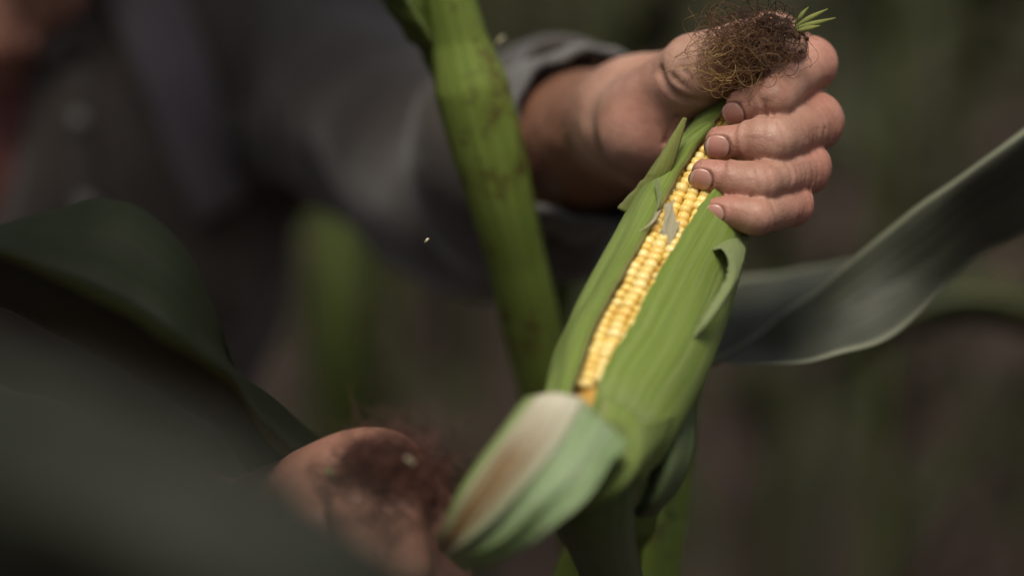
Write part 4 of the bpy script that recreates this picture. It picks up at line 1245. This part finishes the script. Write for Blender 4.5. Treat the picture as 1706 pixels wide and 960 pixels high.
# the leaf right before the lens
nearP = P(-300, 900, .50)
plantD = empty('maize_plant', (nearP[0] - .08, nearP[1] + .02, 0), 'maize plant nearest the lens, its blurred leaf filling the lower left', 'maize plant')
obj('stalk', tube_mesh('stalk', spline(np.array([[nearP[0] - .08, nearP[1] + .02, 1.5], [nearP[0] - .08, nearP[1] + .02, 1.0], [nearP[0] - .08, nearP[1] + .02, .5], [nearP[0] - .08, nearP[1] + .02, -.03]]), 30), np.linspace(.009, .016, 30), 14), M['stalk'], plantD)
leaf_from([
    [(-720, 620, .52), (-720, 660, .51), (-720, 700, .52)],
    [(-300, 560, .47), (-300, 720, .45), (-330, 900, .47)],
    [(0, 590, .44), (-40, 800, .415), (-80, 1020, .44)],
    [(240, 660, .43), (150, 860, .40), (90, 1080, .43)],
    [(470, 780, .42), (350, 960, .395), (280, 1140, .42)],
    [(640, 885, .42), (530, 1040, .40), (470, 1170, .42)],
    [(790, 990, .43), (720, 1090, .42), (690, 1160, .43)],
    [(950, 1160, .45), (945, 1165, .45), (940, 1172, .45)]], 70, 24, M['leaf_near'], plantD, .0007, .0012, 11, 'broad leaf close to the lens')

# ------------------------------------------------------------------ maize rows behind
def blade(n, L, w, rise, droop, seed, twist=.5):
    """one arching leaf starting at the origin, reaching along +X"""
    t = np.linspace(0, 1, n)
    r = np.random.default_rng(seed)
    x = L * (t * .9 - .15 * t ** 3); zc = rise * np.sin(np.minimum(t * 1.5, 1) * np.pi / 2) - droop * t ** 2.3
    y = .05 * np.sin(t * 3 + r.uniform(0, 6)) * t
    wd = w * np.clip(np.minimum(t * 6 + .35, 1) * (1 - t ** 2.2), .01, 1)
    u = np.linspace(-1, 1, 7)
    tw = twist * np.sin(t * 4 + r.uniform(0, 6)) * t
    G = np.zeros((n, 7, 3))
    for j, uj in enumerate(u):
        off = wd * uj
        wav = .012 * np.sin(t * 22 + uj * 2) * abs(uj) * (t > .1)
        G[:, j, 0] = x; G[:, j, 1] = y + off * np.cos(tw); G[:, j, 2] = zc + off * np.sin(tw) + abs(uj) * wd * .35 + wav
    return G
protos = []
for k in range(4):
    r = np.random.default_rng(100 + k)
    parts = []
    Hh = r.uniform(1.9, 2.3)
    z_ = np.linspace(-.04, Hh, 30)
    st = np.stack([.02 * np.sin(z_ * 2 + k), .02 * np.cos(z_ * 1.7 + k), z_], 1)
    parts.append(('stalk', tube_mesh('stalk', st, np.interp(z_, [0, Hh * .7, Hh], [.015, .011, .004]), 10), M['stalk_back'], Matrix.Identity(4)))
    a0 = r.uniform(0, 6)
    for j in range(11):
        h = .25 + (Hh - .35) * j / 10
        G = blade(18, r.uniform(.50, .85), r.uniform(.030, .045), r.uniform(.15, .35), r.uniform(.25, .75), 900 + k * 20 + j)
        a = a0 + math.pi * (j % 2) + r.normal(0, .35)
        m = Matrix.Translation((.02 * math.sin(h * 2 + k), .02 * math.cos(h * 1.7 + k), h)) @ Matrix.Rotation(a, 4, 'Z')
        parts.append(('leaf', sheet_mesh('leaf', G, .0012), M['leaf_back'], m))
    for _, me, mt, _m in parts: me.materials.clear(); me.materials.append(mt)
    protos.append(parts)
def plant(x, y, rz, sc, k, label, group=None):
    root = empty('maize_plant', (x, y, 0), label, 'maize plant', group)
    root.rotation_euler = (0, 0, rz); root.scale = (sc, sc, sc)
    for nm, me, mt, m in protos[k]:
        o = bpy.data.objects.new(nm, me); link(o); o.parent = root; o.matrix_basis = m
    return root
r = np.random.default_rng(55)
row_label = 'out-of-focus maize plant in the dark rows behind'
for (y0, xs) in ((2.55, (-1.15, -.52, .34, .86, 1.25)), (3.25, (-1.5, -1.0, -.25, .15, .62, 1.1, 1.55)), (4.0, (-1.6, -1.1, -.6, -.1, .42, .9, 1.4)),
                 (4.9, (-1.9, -1.3, -.8, -.35, .12, .6, 1.15, 1.7)), (6.0, (-2.0, -1.5, -.9, -.4, .1, .6, 1.2, 1.8)), (7.4, (-2.2, -1.6, -1.0, -.4, .2, .8, 1.4, 2.0))):
    for x in xs:
        plant(x + r.normal(0, .05), y0 + r.normal(0, .08), r.uniform(0, 6.28), r.uniform(.9, 1.1), int(r.integers(0, 4)), row_label, 'maize plants in the rows behind')

# unseen upper leaves added at the left to cast shade, and two more plants seen behind
def crown_leaves(root, x, y, spec, seed):
    for j, (z0, ang, L) in enumerate(spec):
        G = blade(18, L, .048, .22, .30, seed + j)
        m = Matrix.Translation((x, y, z0)) @ Matrix.Rotation(math.radians(ang), 4, 'Z')
        me = sheet_mesh('leaf', np.array([[tuple(m @ Vector(p)) for p in r_] for r_ in G]), .0009)
        obj('leaf', me, M['leaf'], root)
crown_leaves(plantC, leftP[0] + .012, leftP[1] + .01, [(1.56, 75, .75), (1.62, 170, .8), (1.66, 62, .5), (1.72, 255, .7), (1.84, 235, .5), (1.95, 200, .6), (1.7, 140, .75), (1.88, 90, .7)], 300)  # unseen leaves added to shade the man and the curling leaf
for o in [c for c in plantD.children if c.name.startswith('stalk')]:
    bpy.data.objects.remove(o)
dx, dy = nearP[0] - .08, nearP[1] + .02
obj('stalk', tube_mesh('stalk', spline(np.array([[dx, dy + .02, 2.0], [dx, dy + .01, 1.4], [dx, dy, .7], [dx, dy, -.03]]), 40), np.linspace(.008, .016, 40), 14), M['stalk'], plantD)
crown_leaves(plantD, dx, dy + .015, [(1.68, 102, .6), (1.50, 30, .19), (1.56, 38, .19), (1.62, 12, .17), (1.70, 350, .17), (1.56, 265, .7), (1.60, 238, .6), (1.72, 255, .5), (1.64, 200, .7), (1.70, 110, .6), (1.76, 130, .7), (1.83, 240, .6), (1.9, 98, .65)], 340)  # unseen leaves added for shade, the short ones aimed at the lower hand
sp = stalk_to_ground([(590, 180, 1.95), (588, 420, 1.93), (575, 700, 1.92), (565, 960, 1.92)], .012)
plantE = empty('maize_plant', (sp[-1][0], sp[-1][1], 0), 'blurred bright green maize leaf and stalk beside the man below his sleeve', 'maize plant')
obj('stalk', tube_mesh('stalk', spline(sp, 40), np.linspace(.009, .014, 40), 12), M['stalk'], plantE)
leaf_from([[(575, 60, 1.93), (585, 60, 1.92), (598, 60, 1.93)], [(528, 180, 1.88), (560, 190, 1.86), (598, 180, 1.88)], [(512, 400, 1.86), (562, 440, 1.83), (612, 430, 1.86)], [(518, 560, 1.86), (566, 570, 1.83), (614, 560, 1.86)],
           [(528, 680, 1.87), (566, 690, 1.85), (608, 680, 1.87)], [(545, 780, 1.88), (566, 790, 1.87), (590, 780, 1.88)]], 40, 14, M['leaf_mid'], plantE)
sp = stalk_to_ground([(1830, 200, 1.52), (1825, 480, 1.52), (1820, 760, 1.52), (1815, 1000, 1.52)], .012)
plantF = empty('maize_plant', (sp[-1][0], sp[-1][1], 0), 'blurred maize plant at the far right with a grey leaf below the silvery one', 'maize plant')
obj('stalk', tube_mesh('stalk', spline(sp, 40), np.linspace(.009, .014, 40), 12), M['stalk'], plantF)
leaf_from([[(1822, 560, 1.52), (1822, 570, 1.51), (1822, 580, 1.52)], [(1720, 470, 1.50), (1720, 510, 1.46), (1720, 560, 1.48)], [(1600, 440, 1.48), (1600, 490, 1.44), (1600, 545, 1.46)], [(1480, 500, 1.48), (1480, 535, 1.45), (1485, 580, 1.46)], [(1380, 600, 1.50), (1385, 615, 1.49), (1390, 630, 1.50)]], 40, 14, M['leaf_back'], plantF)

TOPA = Q[0]
crown_leaves(plantA, TOPA[0], TOPA[1], [(1.62, 75, .6), (1.72, 120, .6), (1.80, 85, .6), (1.86, 150, .5)], 380)
for root, X0, spec in ((plantE, P(590, 180, 1.95), [(1.5, 80, .6), (1.6, 20, .6), (1.7, 200, .6), (1.8, 120, .5), (1.9, 300, .5)]), (plantF, P(1830, 200, 1.52), [(1.5, 0, .6), (1.6, 90, .6), (1.7, 330, .6), (1.8, 60, .5), (1.9, 150, .4)])):
    obj('stalk', tube_mesh('stalk', [(X0[0], X0[1], 1.1), (X0[0], X0[1], 1.5), (X0[0], X0[1], 2.0)], [.0085, .008, .004], 12), M['stalk'], root)
    crown_leaves(root, X0[0], X0[1], spec, 420)
# the field beyond: nobody could count it
fr_ = np.random.default_rng(77)
parts = []
spots = [(fr_.uniform(-9, 9), y_ + fr_.normal(0, .1)) for y_ in np.arange(8.4, 24, .75) for _ in range(24)]
spots += [(sx * fr_.uniform(2.6, 6.5), fr_.uniform(-5, 8.4)) for sx in (-1, 1) for _ in range(130)]
spots += [(fr_.uniform(-2.5, 2.5), fr_.uniform(-6, -1.6)) for _ in range(50)]
for (x_, y_) in spots:
    Hh = fr_.uniform(1.8, 2.3)
    V, F, _u = tube_arrays([(x_, y_, -.03), (x_ + .02, y_, Hh * .5), (x_, y_, Hh)], [.014, .012, .004], 5); parts.append((V, F))
    a0 = fr_.uniform(0, 6)
    for j in range(9):
        h = .25 + (Hh - .35) * j / 8; a = a0 + math.pi * (j % 2) + fr_.normal(0, .35); L = fr_.uniform(.5, .85); w = fr_.uniform(.03, .045); ri, dr = fr_.uniform(.1, .3), fr_.uniform(.25, .7)
        t = np.linspace(0, 1, 7); ca, sa = math.cos(a), math.sin(a)
        xr = L * t * .9; zr = h + ri * np.sin(np.minimum(t * 1.5, 1) * 1.57) - dr * t ** 2.3; wr = w * np.clip(1 - t ** 2.2, .02, 1)
        V = np.concatenate([np.stack([x_ + xr * ca - s_ * wr * sa, y_ + xr * sa + s_ * wr * ca, zr + .3 * wr * abs(s_)], 1) for s_ in (-1, 0, 1)])
        k = np.arange(6); F = np.concatenate([np.stack([k + 7 * q, k + 1 + 7 * q, k + 8 + 7 * q, k + 7 + 7 * q], 1) for q in (0, 1)])
        parts.append((V, F))
V, F = join_arrays(parts)
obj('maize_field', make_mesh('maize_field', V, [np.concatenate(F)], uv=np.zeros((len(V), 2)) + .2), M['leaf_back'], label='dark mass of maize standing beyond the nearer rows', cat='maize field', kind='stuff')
